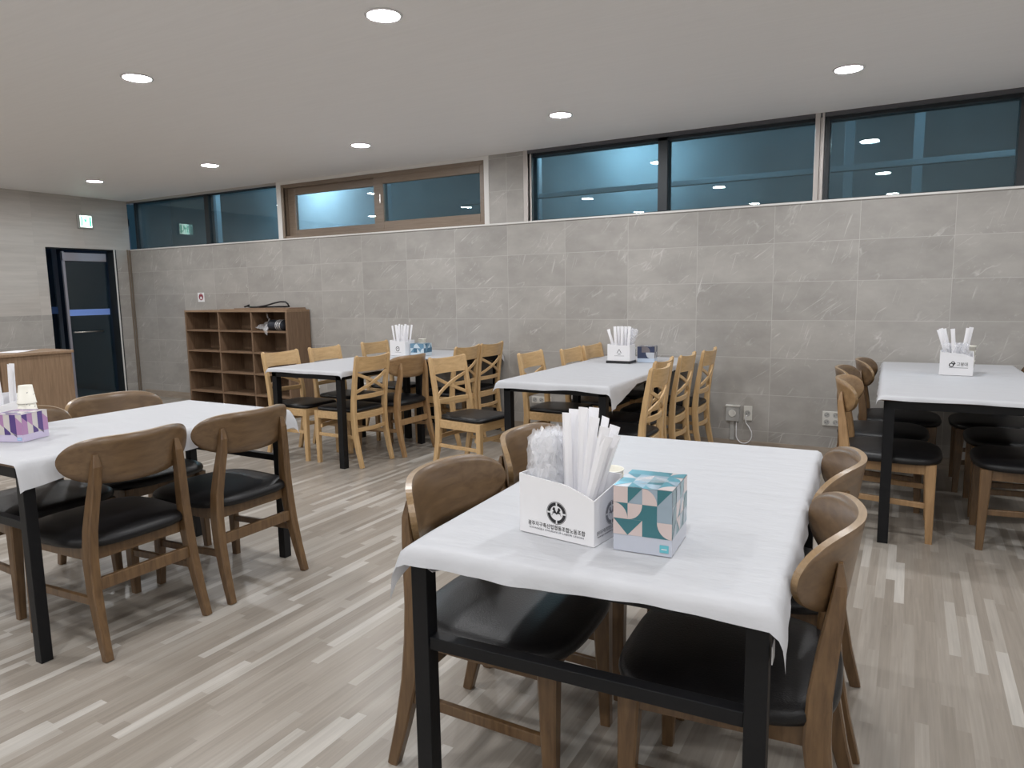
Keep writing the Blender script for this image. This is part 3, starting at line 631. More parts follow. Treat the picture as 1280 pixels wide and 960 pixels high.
chair(KC, -0.372, 2.255, 183, 'walnut curved back chair right of the nearest table, behind the closest one', G)
chair(KC, -0.95, 1.67, 3, 'walnut curved back chair left of the nearest table, seat behind its left leg', G)
chair(KC, -0.985, 2.24, 3, 'walnut curved back chair left of the nearest table, mostly hidden behind chopstick box', G)
G = 'chairs around the left table'
chair(KC, -2.805, 1.60, 180, 'walnut curved back chair with its back to us, nearer of two at left table', G)
chair(KC, -2.80, 2.145, 180, 'walnut curved back chair with its back to us, farther of two at left table', G)
chair(KC, -3.40, 1.635, 0, 'walnut curved back chair behind the left table beside the purple tissue box', G)
chair(KC, -3.45, 2.155, 0, 'walnut curved back chair behind the left table, in front of the door', G)
G = 'chairs around the table by the cubby shelf'
chair(XC, -3.875, 4.21, 179, 'light oak cross back chair right side of shelf-side table, next to its near leg', G)
chair(KL, -3.828, 4.675, 180, 'honey-brown curved back chair among oak chairs at the shelf-side table', G)
chair(XC, -3.635, 5.188, 180, 'light oak cross back chair half hidden behind the pulled-out oak chair', G)
chair(XC, -3.625, 5.588, 180, 'light oak cross back chair at far right corner of the shelf-side table by wall', G)
chair(XC, -4.375, 4.205, 0, 'light oak cross back chair in front of the cubby shelf side panel', G)
chair(XC, -4.375, 4.725, 0, 'light oak cross back chair left of shelf-side table, second from its near end', G)
chair(XC, -4.36, 5.40, 0, 'light oak cross back chair just left of the shelf-side table chopstick box', G)
G = 'chairs around the middle table'
chair(XC, -2.72, 4.25, -8, 'pulled-out light oak cross back chair in the aisle left of the middle table', G)
chair(XC, -2.31, 4.83, 0, 'light oak cross back chair left of the middle table, alone with wall outlet behind', G)
chair(XC, -2.17, 5.282, 0, 'light oak cross back chair left of middle table, middle one of the left row', G)
chair(XC, -2.15, 5.68, 0, 'light oak cross back chair left of middle table closest to the wall', G)
chair(XC, -1.575, 4.19, 180, 'light oak cross back chair right of the middle table, nearest of its row', G)
chair(XC, -1.68, 4.59, 180, 'light oak cross back chair pushed deep under middle table, second of its row', G)
chair(XC, -1.645, 5.043, 180, 'light oak cross back chair right of the middle table, third of its row', G)
chair(XC, -1.60, 5.50, 180, 'light oak cross back chair right of the middle table next to the wall', G)
G = 'chairs around the right table'
chair(KL, -0.065, 4.32, 0, 'honey coloured curved back chair at the near left of the right table', G)
chair(KC, -0.115, 4.87, 0, 'dark walnut curved back chair left of right table, behind the honey chair', G)
chair(KC, -0.035, 5.44, 0, 'dark walnut curved back chair left of the right table near the wall', G)
chair(KC, 0.565, 4.34, 180, 'dark walnut curved back chair right of the right table, nearest one', G)
chair(KC, 0.565, 4.92, 180, 'dark walnut curved back chair right of the right table, middle one', G)
chair(KC, 0.51, 5.46, 180, 'dark walnut curved back chair right of the right table, its back cut by photo edge', G)

# ------------------------------------------------------------------ tables and cloths
def table(cx, cy, rot, wdt, ln, T, label, endbar=False, leg=0.042, mid=False, i=0.012, ah=0.043, legs=None):
    t = tag(empty('dining_table', (cx, cy, 0), rot), label, 'table', 'black framed dining tables')
    hx, hy = wdt/2, ln/2; T = T-0.004
    MB().box((-hx, -hy, T-0.022), (hx, hy, T)).build('tabletop', 'table_top', t, bevel=0.003)
    b = MB(); z0, z1 = T-0.022-ah, T-0.022
    b.box((-hx+i, -hy+i, z0), (hx-i, -hy+i+0.03, z1)); b.box((-hx+i, hy-i-0.03, z0), (hx-i, hy-i, z1))
    b.box((-hx+i, -hy+i+0.03, z0), (-hx+i+0.03, hy-i-0.03, z1)); b.box((hx-i-0.03, -hy+i+0.03, z0), (hx-i, hy-i-0.03, z1))
    b.build('apron', 'black_metal', t, bevel=0.002)
    if legs is None: legs = [(sx*(hx-i-leg/2), sy*(hy-i-leg/2)) for sx in (-1, 1) for sy in ([-1, 0, 1] if mid else [-1, 1])]
    else: legs = [(x-cx, y-cy) for x, y in legs]
    for x, y in legs:
        MB().box((x-leg/2, y-leg/2, 0.0), (x+leg/2, y+leg/2, T-0.0225)).build('leg', 'black_metal', t, bevel=0.002)
    if endbar:
        for sy in (-1, 1):
            y = sy*(hy-i-leg/2)
            MB().box((-hx+i+leg, y-0.016, 0.504), (hx-i-leg, y+0.016, 0.535)).build('end_rail', 'black_metal', t, bevel=0.002)
    return t
def cloth(cx, cy, rot, wdt, ln, T, ov, label, seed, res=0.016, right_fn=None, left_fn=None, rough=1.0):
    # ov: overhang (x-, x+, y-, y+)
    hx, hy = wdt/2, ln/2; r = 0.012
    nx = int((wdt+ov[0]+ov[1])/res); ny = int((ln+ov[2]+ov[3])/res)
    vs, fs = [], []
    def bend(s, h, on, op, var):
        if s > h: e = (s-h)*var; sg = 1
        elif s < -h: e = (-h-s)*var; sg = -1
        else: return s, 0.0, 0
        a = min(e/r, PI/2)
        out = r*math.sin(a); dr = r*(1-math.cos(a)) + max(0, e-r*PI/2)
        return sg*(h+out), dr, sg
    for j in range(ny+1):
        for i in range(nx+1):
            x = -hx-ov[0]+(wdt+ov[0]+ov[1])*i/nx; y = -hy-ov[2]+(ln+ov[2]+ov[3])*j/ny
            n1 = noise.noise(Vector((x*4, y*4, seed))); n2 = noise.noise(Vector((x*11, y*11, seed+5)))
            vx = 1+0.28*noise.noise(Vector((y*3.3, seed, 1.0))); vy = 1+0.28*noise.noise(Vector((x*3.3, seed, 9.0)))
            if right_fn and x > hx: vx = right_fn((y+hy)/ln)
            if left_fn and x < -hx: vx = left_fn((y+hy)/ln)
            px, dx_, sx = bend(x, hx, ov[0], ov[1], vx); py, dy_, sy = bend(y, hy, ov[2], ov[3], vy)
            mn = min(dx_, dy_); drop = max(dx_, dy_)+0.6*mn
            px += sx*(0.10*dx_ + 0.16*mn); py += sy*(0.10*dy_ + 0.16*mn)
            z = T - drop*0.98
            if sx: px += sx*(0.008*(1+noise.noise(Vector((y*13, seed, 3.0))))*min(1, dx_/0.05))*rough
            if sy: py += sy*(0.012*(1+noise.noise(Vector((x*13, seed, 7.0))))*min(1, dy_/0.05))*rough
            if not sx and not sy:
                e = min(hx-abs(x), hy-abs(y)); z += max(0, 0.0016*n1+0.0008*n2)*min(1, e/0.05)*rough
            vs.append((px, py, z))
    m_ = nx+1
    for j in range(ny):
        for i in range(nx): a = j*m_+i; fs.append((a, a+1, a+m_+1, a+m_))
    o = MB().add(vs, fs).build('tablecloth', 'cloth', None, smooth=True)
    o.location = (cx, cy, 0); o.rotation_euler = (0, 0, rot)
    return tag(o, label, 'tablecloth', 'white disposable tablecloths')
R29 = math.radians(2.9)
def from_corner(x, y, rot, wdt, ln): return (x+math.cos(rot)*wdt/2-math.sin(rot)*ln/2, y+math.sin(rot)*wdt/2+math.cos(rot)*ln/2)
fx, fy = from_corner(-0.982, 1.240, R29, 0.79, 1.37); TF = 0.755
table(fx, fy, R29, 0.79, 1.37, TF, 'nearest black framed table with teal tissue box on it', endbar=True, i=0.001, ah=0.022)
fc = cloth(fx, fy, R29, 0.79, 1.37, TF, (0.06, 0.065, 0.042, 0.02), 'white tablecloth on the nearest table, under the teal tissue box', 1.3, left_fn=lambda v: max(0.45, 1.6-9*v), right_fn=lambda v: max(0.8, 1.25-6*v))
MB().bar((0.40, -0.69, 0.665), (0.40, -0.655, 0.665), 0.002, 0.034).build('tape', 'tape', fc)
MB().bar((-0.345, -0.68, 0.70), (-0.30, -0.60, 0.70), 0.03, 0.002).build('tape', 'tape', fc)
ax, ay = -3.085, 1.86; TA = 0.765
table(ax, ay, 0, 0.76, 1.23, TA, 'black framed table at left with purple tissue box', endbar=True)
cloth(ax, ay, 0, 0.76, 1.23, TA, (0.09, 0.10, 0.015, 0.075), 'white tablecloth on the left table, under the purple tissue box', 4.7)
TB = 0.755
table(-4.09, 4.466, 0, 0.76, 1.062, TB, 'black framed table by the cubby shelf, near one of two pushed together', leg=0.050)
cloth(-4.09, 4.466, 0, 0.76, 1.062, TB, (0.04, 0.045, 0.035, 0.0), 'white tablecloth on the shelf-side table, under the chopstick box with round emblem', 8.1)
table(-3.865, 5.4255, 0, 0.87, 0.853, TB, 'black framed table against the wall, joined behind the shelf-side table', leg=0.050, legs=[(-3.467, 5.815), (-4.263, 5.815), (-4.0, 5.10)])
cloth(-3.865, 5.4255, 0, 0.87, 0.853, TB+0.001, (0.02, 0.03, 0.0, 0.008), 'white tablecloth of the wall table joined behind the shelf-side table, corner sticking out right', 12.4, right_fn=lambda v: 0.4 if v < 0.9 else 0.4+28*(v-0.9))
table(-1.94, 4.885, 0, 0.74, 1.90, TB, 'long black framed middle table reaching the back wall', leg=0.050, legs=[(-2.273, 3.972), (-1.607, 3.972), (-2.273, 5.055), (-1.607, 4.815), (-1.875, 5.79)])
cloth(-1.94, 4.885, 0, 0.76, 1.92, TB+0.001, (0.05, 0.13, 0.05, 0.02), 'white tablecloth on the middle table, under the navy tissue box', 17.9, right_fn=lambda v: 1.15 if v < 0.03 else max(0.35, 1.15-3.4*v))
RD = math.radians(1.4); TD = 0.778
dxc, dyc = from_corner(-0.105, 3.995, RD, 0.77, 1.80)
table(dxc, dyc, RD, 0.77, 1.80, TD, 'black framed table at the right edge of the photo', leg=0.050)
cloth(dxc, dyc, RD, 0.77, 1.80, TD, (0.05, 0.02, 0.03, 0.02), 'white tablecloth on the right table, under a lone chopstick box', 22.2)

# ------------------------------------------------------------------ things on the tables
def disc(b, cx, cz, r0, r1, y, a0=0, a1=2*PI, n=40, mi=0):
    for i in range(n):
        a, c = a0+(a1-a0)*i/n, a0+(a1-a0)*(i+1)/n
        pts = [(cx+r1*math.cos(a), y, cz+r1*math.sin(a)), (cx+r1*math.cos(c), y, cz+r1*math.sin(c))]
        if r0 > 0: pts += [(cx+r0*math.cos(c), y, cz+r0*math.sin(c)), (cx+r0*math.cos(a), y, cz+r0*math.sin(a))]
        else: pts += [(cx, y, cz)]
        b.poly(pts, mi)
def emblem_union(cx, cz, R, y):
    b = MB()
    for q in range(4): disc(b, cx, cz, R*0.70, R, y, q*PI/2+0.09, (q+1)*PI/2-0.09, 12)
    disc(b, cx, cz, R*1.04, R*1.08, y, 0, 2*PI, 40)
    # stylised central figure: two dots, spread arms, arch legs
    for s in (-1, 1):
        disc(b, cx+s*R*0.27, cz+R*0.40, 0, R*0.13, y, 0, 2*PI, 14)
        b.poly([(cx, y, cz+R*0.05), (cx+s*R*0.14, y, cz+R*0.30), (cx+s*R*0.48, y, cz+R*0.36), (cx+s*R*0.30, y, cz+R*0.14), (cx+s*R*0.50, y, cz+R*0.02), (cx+s*R*0.16, y, cz-R*0.02), (cx, y, cz-R*0.15)])
        disc(b, cx+s*R*0.20, cz-R*0.32, R*0.29, R*0.335, y, (0.05*PI if s > 0 else 0.25*PI), (0.75*PI if s > 0 else 0.95*PI), 14)
    return b
def holder_box(loc, rz, wdt, dep, hl, hr, label, art):
    t = tag(empty('chopstick_box', loc, rz), label, 'box', 'white card chopstick boxes')
    th = 0.003
    prof = [(0, 0, 0), (wdt, 0, 0), (wdt, 0, hr)]
    for i in range(1, 13):
        u = i/12; x = wdt*(1-0.52*u); z = hr+(hl-0.008-hr)*math.sin(u*PI/2); prof.append((x, 0, z))
    prof.append((0, 0, hl))
    MB().prism(prof, (0, th, 0)).build('front_panel', 'card', t)
    b = MB(); b.box((0, dep-th, 0), (wdt, dep, hl)); b.box((0, th, 0), (wdt, dep-th, 0.003))
    b.build('back_panel', 'card', t)
    MB().box((0, th, 0.003), (th, dep-th, hl)).build('side_panel', 'card', t)
    MB().prism([(wdt-th, th, 0.003), (wdt-th, dep-th, 0.003), (wdt-th, dep-th, min(hl, hr+0.025)), (wdt-th, th, hr)], (th, 0, 0)).build('side_panel', 'card', t)
    if art is art_union: MB().box((wdt*0.44, th, 0.003), (wdt*0.44+th, dep-th, hr)).build('divider', 'card', t)
    art(t, wdt, dep)
    return t
FR = (PI/2, 0, 0); SD = (PI/2, 0, PI/2)
def art_union(t, wdt, dep):
    emblem_union(0.106, 0.062, 0.025, -0.0006).build('emblem', 'ink', t)
    text_mesh('광주지구축산업협동조합노동조합', 0.0125, 'ink', 'lettering', t, (0.104, -0.0005, 0.0255), FR, width=0.158)
    text_mesh('KWANGJU CHUKHYUP LABOR UNION', 0.006, 'grey_ink', 'lettering', t, (0.104, -0.0005, 0.0155), FR, width=0.150)
    e = emblem_union(0, 0, 0.026, -0.0006).build('emblem', 'grey_ink', t); e.location = (wdt, dep*0.62, 0.062); e.rotation_euler = (0, 0, PI/2)
    text_mesh('광주지구축산업협동조합노동조합', 0.0105, 'grey_ink', 'lettering', t, (wdt+0.0005, dep*0.53, 0.027), SD, width=0.112)
    text_mesh('KWANGJU CHUKHYUP LABOR UNION', 0.005, 'grey_ink', 'lettering', t, (wdt+0.0005, dep*0.53, 0.018), SD, width=0.105)
def art_ring(t, wdt, dep):
    b = MB()
    for q in range(4): disc(b, 0.10, 0.063, 0.017, 0.024, -0.0006, q*PI/2+0.08, (q+1)*PI/2-0.08, 12)
    b.poly([(0.10, -0.0006, 0.058), (0.112, -0.0006, 0.071), (0.107, -0.0006, 0.072), (0.099, -0.0006, 0.064), (0.091, -0.0006, 0.072), (0.089, -0.0006, 0.069)])
    b.build('emblem', 'ink', t)
    MB().box((0.062, -0.0006, 0.030), (0.142, -0.0003, 0.0325)).build('underline', 'grey_ink', t)
def art_triangle(t, wdt, dep):
    b = MB(); R = 0.020
    for q in range(3):
        a = PI/2+q*2*PI/3; c = a+2*PI/3
        p0 = Vector((0.098+R*math.cos(a+0.28), -0.0006, 0.066+R*math.sin(a+0.28))); p1 = Vector((0.098+R*math.cos(c-0.28), -0.0006, 0.066+R*math.sin(c-0.28)))
        b.bar(p0, p1, 0.0002, 0.007, up=(0, 1, 0)) if False else b.poly([p0, p1, p1*0.72+Vector((0.098, -0.0006, 0.066))*0.28, p0*0.72+Vector((0.098, -0.0006, 0.066))*0.28])
    disc(b, 0.098, 0.066+R*0.95, 0, 0.006, -0.0006, 0, PI, 10)
    b.build('emblem', 'ink', t)
    MB().box((0.060, -0.0006, 0.038), (0.140, -0.0003, 0.0405)).build('underline', 'grey_ink', t)
def art_right(t, wdt, dep):
    b = MB(); disc(b, 0.062, 0.063, 0.008, 0.0135, -0.0006, 0, 2*PI, 24); disc(b, 0.070, 0.077, 0.005, 0.009, -0.0006, 0, 2*PI, 20)
    b.poly([(0.074, -0.0006, 0.084), (0.084, -0.0006, 0.072), (0.070, -0.0006, 0.060), (0.072, -0.0006, 0.066)])
    b.build('emblem', 'ink', t)
    text_mesh('고봉대', 0.026, 'ink', 'lettering', t, (0.118, -0.0005, 0.067), FR, width=0.056)
    MB().box((0.050, -0.0006, 0.0455), (0.148, -0.0003, 0.0485)).build('underline', 'grey_ink', t)
def sleeve_mesh():
    b = MB(); L = 0.235; hw = 0.0115; vs = []; n = 8
    for i in range(n+1):
        u = i/n; z = L*u; tw = 0.004*math.sin(u*5)
        wv = hw*(1.0 if u < 0.93 else 1.06); tk = 0.0048*(1-u**6)+0.0006
        for x, y in ((-wv, 0), (-wv*0.4, -tk), (wv*0.4, -tk), (wv, 0), (wv*0.4, tk), (-wv*0.4, tk)): vs.append((x, y+tw*0.4, z))
    fs = [(i*6+k, i*6+(k+1) % 6, (i+1)*6+(k+1) % 6, (i+1)*6+k) for i in range(n) for k in range(6)]
    fs += [tuple(range(5,-1,-1)), tuple(n*6+k for k in range(6))]
    b.add(vs, fs)
    o = b.build('chopstick_sleeve', 'paper', None); return o
SLV = sleeve_mesh(); SLV_used = [False]
def sleeve(box, x, y, z, lean_x, lean_y, spin, L, label, group):
    o = SLV if not SLV_used[0] else SLV.copy()
    if SLV_used[0]: C.objects.link(o)
    SLV_used[0] = True
    mw = Matrix.Translation(box.location) @ Matrix.Rotation(box.rotation_euler.z, 4, 'Z') @ Matrix.Translation((x, y, z)) @ Matrix.Rotation(lean_x, 4, 'Y') @ Matrix.Rotation(-lean_y, 4, 'X') @ Matrix.Rotation(spin, 4, 'Z') @ Matrix.Diagonal((1, 1, L/0.235, 1))
    o.matrix_world = mw
    return tag(o, label, 'chopsticks', group)
def spoon_proto():
    t = empty('wrapped_spoon')
    b = MB(); nx, nz = 7, 13; vs = []
    random.seed(3)
    for side in (1, -1):
        for j in range(nz+1):
            for i in range(nx+1):
                u = -1+2*i/nx; v = j/nz
                e = (1-abs(u)**2.5)*(math.sin(PI*min(1, max(0, v)))**0.5)
                vs.append(((0.027-0.004*v)*u+0.003*random.uniform(-1, 1), side*(0.014*e+0.0004)+0.005*random.uniform(-1, 1)*(1 if abs(u) < 1 else 0.4), 0.175*v-0.02*u*u*v+0.006*random.uniform(-1, 1)))
    m_ = (nx+1); o = m_*(nz+1); fs = []
    for s in (0, 1):
        for j in range(nz):
            for i in range(nx): a = s*o+j*m_+i; fs.append((a, a+1, a+m_+1, a+m_))
    b.add(vs, fs).build('film_wrapper', 'film', t, smooth=False)
    b = MB(); b.bar((0, 0, 0.005), (0, 0.001, 0.115), 0.006, 0.003, up=(0, 1, 0), w1=0.008)
    for r_, z_, in ((1, 0),):
        vs = []; seg = 14; rings = 4
        for k in range(1, rings+1):
            for s in range(seg): a = 2*PI*s/seg; q = k/rings; vs.append((0.016*q*math.cos(a), 0.006*(q*q-1)*0.8, 0.14+0.026*q*math.sin(a)))
        fs = [(k*seg+s, k*seg+(s+1) % seg, (k+1)*seg+(s+1) % seg, (k+1)*seg+s) for k in range(rings-1) for s in range(seg)] + [tuple(range(seg))]
        b.add(vs, fs)
    b.build('spoon', 'white_plastic', t, smooth=True)
    return t
SPN = spoon_proto(); SPN_used = [False]
def spoon(box, x, y, z, lx, ly, spin, sc, label, group):
    o = SPN if not SPN_used[0] else copy_tree(SPN)
    SPN_used[0] = True
    o.matrix_world = Matrix.Translation(box.location) @ Matrix.Rotation(box.rotation_euler.z, 4, 'Z') @ Matrix.Translation((x, y, z)) @ Matrix.Rotation(lx, 4, 'Y') @ Matrix.Rotation(-ly, 4, 'X') @ Matrix.Rotation(spin, 4, 'Z') @ Matrix.Diagonal((sc, sc, sc, 1))
    return tag(o, label, 'spoon', group)
def cup_mesh(inv=False):
    pr = [(0.0, 0.002), (0.025, 0.002), (0.026, 0.0), (0.0355, 0.074), (0.0375, 0.0755), (0.0365, 0.078), (0.0345, 0.0755), (0.0250, 0.005), (0.0, 0.004)]
    b = MB(); b.lathe(pr, 28, cap0=False, cap1=False); return b
CUP = [None]
def cup(x, y, z, label, group, inv=False, printed=None):
    if CUP[0] is None:
        o = cup_mesh().build('paper_cup', 'cream', None, smooth=True); CUP[0] = o
    else: o = CUP[0].copy(); C.objects.link(o)
    o.location = (x, y, z + (0.078 if inv else 0)); o.rotation_euler = (PI if inv else 0, 0, random.uniform(0, 6))
    if printed:
        q = MB(); random.seed(printed)
        for k in range(14):
            a = random.uniform(0, 2*PI); zz = random.uniform(0.02, 0.062); r = 0.026+(0.0355-0.026)*zz/0.074+0.0004; da = 0.10; dz = random.uniform(0.003, 0.008)
            q.poly([(r*math.cos(a-da), r*math.sin(a-da), zz), (r*math.cos(a+da), r*math.sin(a+da), zz+0.002), (r*math.cos(a+da*0.4)*1.01, r*math.sin(a+da*0.4)*1.01, zz+dz)])
        q.build('cup_print', 'grey_ink', o)
    return tag(o, label, 'cup', group)
def tissue_box(loc, rz, wdt, dep, hgt, label, pal, style, seed, front=None, logo=None):
    # pal: list of material keys, last = band colour, logo = separate
    t = tag(empty('tissue_box', loc, rz), label, 'tissue box', 'square tissue boxes')
    body = MB(); e = 0.0005; random.seed(seed); band = 0.26*hgt; nb = len(pal)-1
    body.box((0, 0, 0), (wdt, dep, hgt), nb)
    n = 4; 
    def tile(o, ux, uz, s, k, c1, c2):
        P = lambda a, b_: Vector(o)+Vector(ux)*(a*s)+Vector(uz)*(b_*s)
        body.poly([P(0,0), P(1,0), P(1,1), P(0,1)], c1)
        nrm = Vector(ux).cross(Vector(uz)).normalized()*e
        Q = lambda a, b_: P(a, b_)+nrm
        if style == 'tri' or k < 2:
            tri = [[(0,0),(1,0),(1,1)], [(0,0),(1,1),(0,1)], [(0,0),(1,0),(0,1)], [(1,0),(1,1),(0,1)]][random.randrange(4)]
            body.poly([Q(*p) for p in tri], c2)
        else:
            cx, cz, a0 = [(0,0,0), (1,0,PI/2), (1,1,PI), (0,1,1.5*PI)][random.randrange(4)]
            body.poly([Q(cx, cz)]+[Q(cx+math.cos(a0+i*PI/16), cz+math.sin(a0+i*PI/16)) for i in range(9)], c2)
    def face(o, ux, uz, wd_, rows, s):
        cols = int(round(wd_/s))
        for r in range(rows):
            for c in range(cols):
                c1, c2 = random.sample(range(nb), 2)
                if random.random() < 0.25: c2 = c1
                tile(Vector(o)+Vector(ux)*(c*s)+Vector(uz)*(r*s), ux, uz, s, random.randrange(4), c1, c2)
    s = wdt/n; rows = int((hgt-band)/s+0.01); sz = (hgt-band)/rows
    if style == 'stripes':
        def stripes(o, ux, wd_):
            m = 5; sw = wd_/m
            for c in range(m):
                zcut = hgt-(hgt-band)*((c % 4)+0.5)/4.2; x0, x1 = c*sw, (c+1)*sw
                O = Vector(o); U = Vector(ux); Z = Vector((0, 0, 1))
                a, d_ = [(1, 0), (2, 1), (0, 2), (2, 0), (1, 2), (2, 1), (0, 2)][c % 7]
                body.poly([O+U*x0+Z*band, O+U*x1+Z*band, O+U*x1+Z*(zcut-sw*0.9), O+U*x0+Z*zcut], a)
                body.poly([O+U*x0+Z*zcut, O+U*x1+Z*(zcut-sw*0.9), O+U*x1+Z*hgt, O+U*x0+Z*hgt], d_)
        stripes((0, -e, 0), (1, 0, 0), wdt); stripes((wdt+e, 0, 0), (0, 1, 0), dep)
        s3 = wdt/4
        face((0, 0, hgt+e), (1, 0, 0), (0, 1, 0), wdt, int(round(dep/s3)), s3)
    else:
        k = (hgt-band)/rows
        def side(o, ux, wd_, spec=None):
            cols = n
            for r in range(rows):
                for c in range(cols):
                    c1, c2 = random.sample(range(nb), 2)
                    if random.random() < 0.2: c2 = c1
                    sh = None
                    if spec: c1, c2, sh = spec[rows-1-r][c]
                    tile2(Vector(o)+Vector(ux)*(c*wd_/cols)+Vector((0, 0, band+r*k)), Vector(ux)*(wd_/cols), Vector((0, 0, k)), c1, c2, sh)
        def tile2(o, U, Z, c1, c2, sh=None):
            nrm = U.cross(Z).normalized()*e
            P = lambda a, b_: o+U*a+Z*b_
            body.poly([P(0,0), P(1,0), P(1,1), P(0,1)], c1); kk = random.randrange(5); oi_ = random.randrange(4)
            if sh is not None: kk, oi_ = divmod(sh, 4); kk *= 2
            if kk < 2:
                tri = [[(0,0),(1,0),(1,1)], [(0,0),(1,1),(0,1)], [(0,0),(1,0),(0,1)], [(1,0),(1,1),(0,1)]][oi_]
                body.poly([P(*p)+nrm for p in tri], c2)
            elif kk < 4:
                cx, cz, a0 = [(0,0,0), (1,0,PI/2), (1,1,PI), (0,1,1.5*PI)][oi_]
                body.poly([P(cx, cz)+nrm]+[P(cx+math.cos(a0+i*PI/16), cz+math.sin(a0+i*PI/16))+nrm for i in range(9)], c2)
        side((0, -e, 0), (1, 0, 0), wdt, front); side((wdt+e, 0, 0), (0, 1, 0), dep)
        for r in range(n):
            for c in range(n):
                c1, c2 = random.sample(range(nb), 2)
                tile2(Vector((c*wdt/n, r*dep/n, hgt+e)), Vector((wdt/n, 0, 0)), Vector((0, dep/n, 0)), c1, c2)
    body.build('carton', pal, t)
    ov = MB(); ov.poly([(wdt/2+wdt*0.30*math.cos(2*PI*i/28), dep/2+dep*0.16*math.sin(2*PI*i/28), hgt+2.2*e) for i in range(28)])
    ov.build('opening_film', 'film', t)
    if logo: MB().box((wdt*0.80, -0.0012, hgt*0.055), (wdt*0.95, -e, hgt*0.17)).box((wdt*0.83, -0.0014, hgt*0.10), (wdt*0.92, -0.0012, hgt*0.115), 1).build('corner_mark', [logo, 'card'], t)
    return t
# nearest table
bx = holder_box((-0.797, 1.436, TF+0.002), math.radians(-7.5), 0.206, 0.128, 0.143, 0.106, 'white card chopstick box with round emblem on the nearest table', art_union)
lab = 'white paper chopstick sleeve standing in the box on the nearest table'; grp = 'chopstick sleeves on the nearest table'
for (x, y, lx, ly, sp, L) in [(0.110, 0.045, -0.02, 0.02, 0.1, 0.285), (0.112, 0.060, 0.00, 0.03, 0.2, 0.292), (0.122, 0.085, 0.02, 0.04, 1.3, 0.290), (0.134, 0.055, 0.03, 0.02, 0.1, 0.300), (0.140, 0.075, 0.06, 0.03, 0.3, 0.298),
                              (0.145, 0.040, 0.13, 0.02, 0.2, 0.285), (0.150, 0.060, 0.17, 0.03, -0.3, 0.285), (0.156, 0.034, 0.22, 0.0, 0.4, 0.272), (0.157, 0.052, 0.26, 0.02, 0.2, 0.275), (0.152, 0.026, 0.29, 0.0, 0.5, 0.258), (0.150, 0.042, 0.33, 0.02, 0.3, 0.262)]:
    sleeve(bx, x, y, 0.006, lx, ly, sp, L, lab, grp)
lab = 'plastic wrapped white spoon bundled at left of the box on the nearest table'; grp = 'wrapped spoons on the nearest table'
random.seed(21)
for k in range(16):
    spoon(bx, 0.032+0.0075*(k % 5)+random.uniform(-0.002, 0.002), 0.030+0.024*(k//5)+random.uniform(-0.003, 0.003), 0.050+0.014*random.random(), random.uniform(-0.06, 0.06), random.uniform(0.0, 0.06), random.uniform(-0.45, 0.45)+PI*(k % 2), 1.06, lab, grp)
tissue_box((-0.551, 1.420, TF+0.002), math.radians(4), 0.130, 0.150, 0.146, 'teal and pink geometric tissue box on the nearest table', ['t_dark', 't_mid', 't_pink', 't_grey', 't_pink', 't_lav'], 'quarter', 41, front=[[(2, 2, 8), (3, 0, 1), (3, 2, 4), (0, 3, 0)], [(0, 2, 4), (0, 2, 7), (0, 0, 8), (3, 3, 8)], [(0, 2, 2), (2, 0, 1), (0, 0, 8), (0, 2, 6)]], logo='t_cyan')
for k in range(6): cup(-0.634, 1.604, TF+0.003+0.011*k, 'white paper cup nested in the stack behind the box on nearest table', 'stacked cups on the nearest table')
# left table
ba = holder_box((-3.615, 1.53, TA+0.002), math.radians(-4), 0.195, 0.128, 0.142, 0.106, 'white card chopstick box at the left edge of the photo', lambda t, a, b: None)
lab = 'white paper chopstick sleeve standing in the box at left photo edge'; grp = 'chopstick sleeves on the left table'
for (x, y, lx, ly, sp, L) in [(0.17, 0.06, 0.10, 0.02, 0.3, 0.28), (0.155, 0.08, 0.05, 0.02, 0.6, 0.28), (0.12, 0.05, -0.05, 0.0, 0.1, 0.26), (0.09, 0.06, -0.1, 0.0, 0.1, 0.27)]: sleeve(ba, x, y, 0.006, lx, ly, sp, L, lab, grp)
tissue_box((-3.178, 1.385, TA+0.002), math.radians(22), 0.135, 0.130, 0.110, 'purple and cream striped tissue box on the left table', ['p_dark', 'p_pink', 'p_cream', 'p_lav'], 'stripes', 5, logo='p_blue')
for k in range(5): cup(-3.30, 1.58, TA+0.003+0.030*k, 'upside down paper cup with grey print stacked behind the purple tissue box', 'stacked cups on the left table', inv=True, printed=(3+k if k > 2 else None))
# shelf side table
bb = holder_box((-4.235, 5.17, TB+0.003), math.radians(-6), 0.195, 0.128, 0.142, 0.125, 'white card chopstick box with round emblem on the shelf-side table', art_ring)
lab = 'white paper chopstick sleeve in the box on the shelf-side table'; grp = 'chopstick sleeves on the shelf-side table'
for k in range(9): sleeve(bb, 0.04+0.014*k, 0.04+0.02*(k % 3), 0.006, -0.16+0.045*k, 0.02, 0.3*(k % 2), 0.272+0.006*(k % 3), lab, grp)
tissue_box((-4.02, 5.20, TB+0.003), math.radians(2), 0.150, 0.130, 0.112, 'blue patterned tissue box on the shelf-side table', ['b_dark', 'b_mid', 'b_pale', 'b_mid', 'b_light'], 'quarter', 9)
for k in range(5): cup(-4.03, 5.40, TB+0.004+0.016*k, 'white paper cup stacked behind the blue tissue box', 'stacked cups on the shelf-side table', printed=(11 if k == 4 else None))
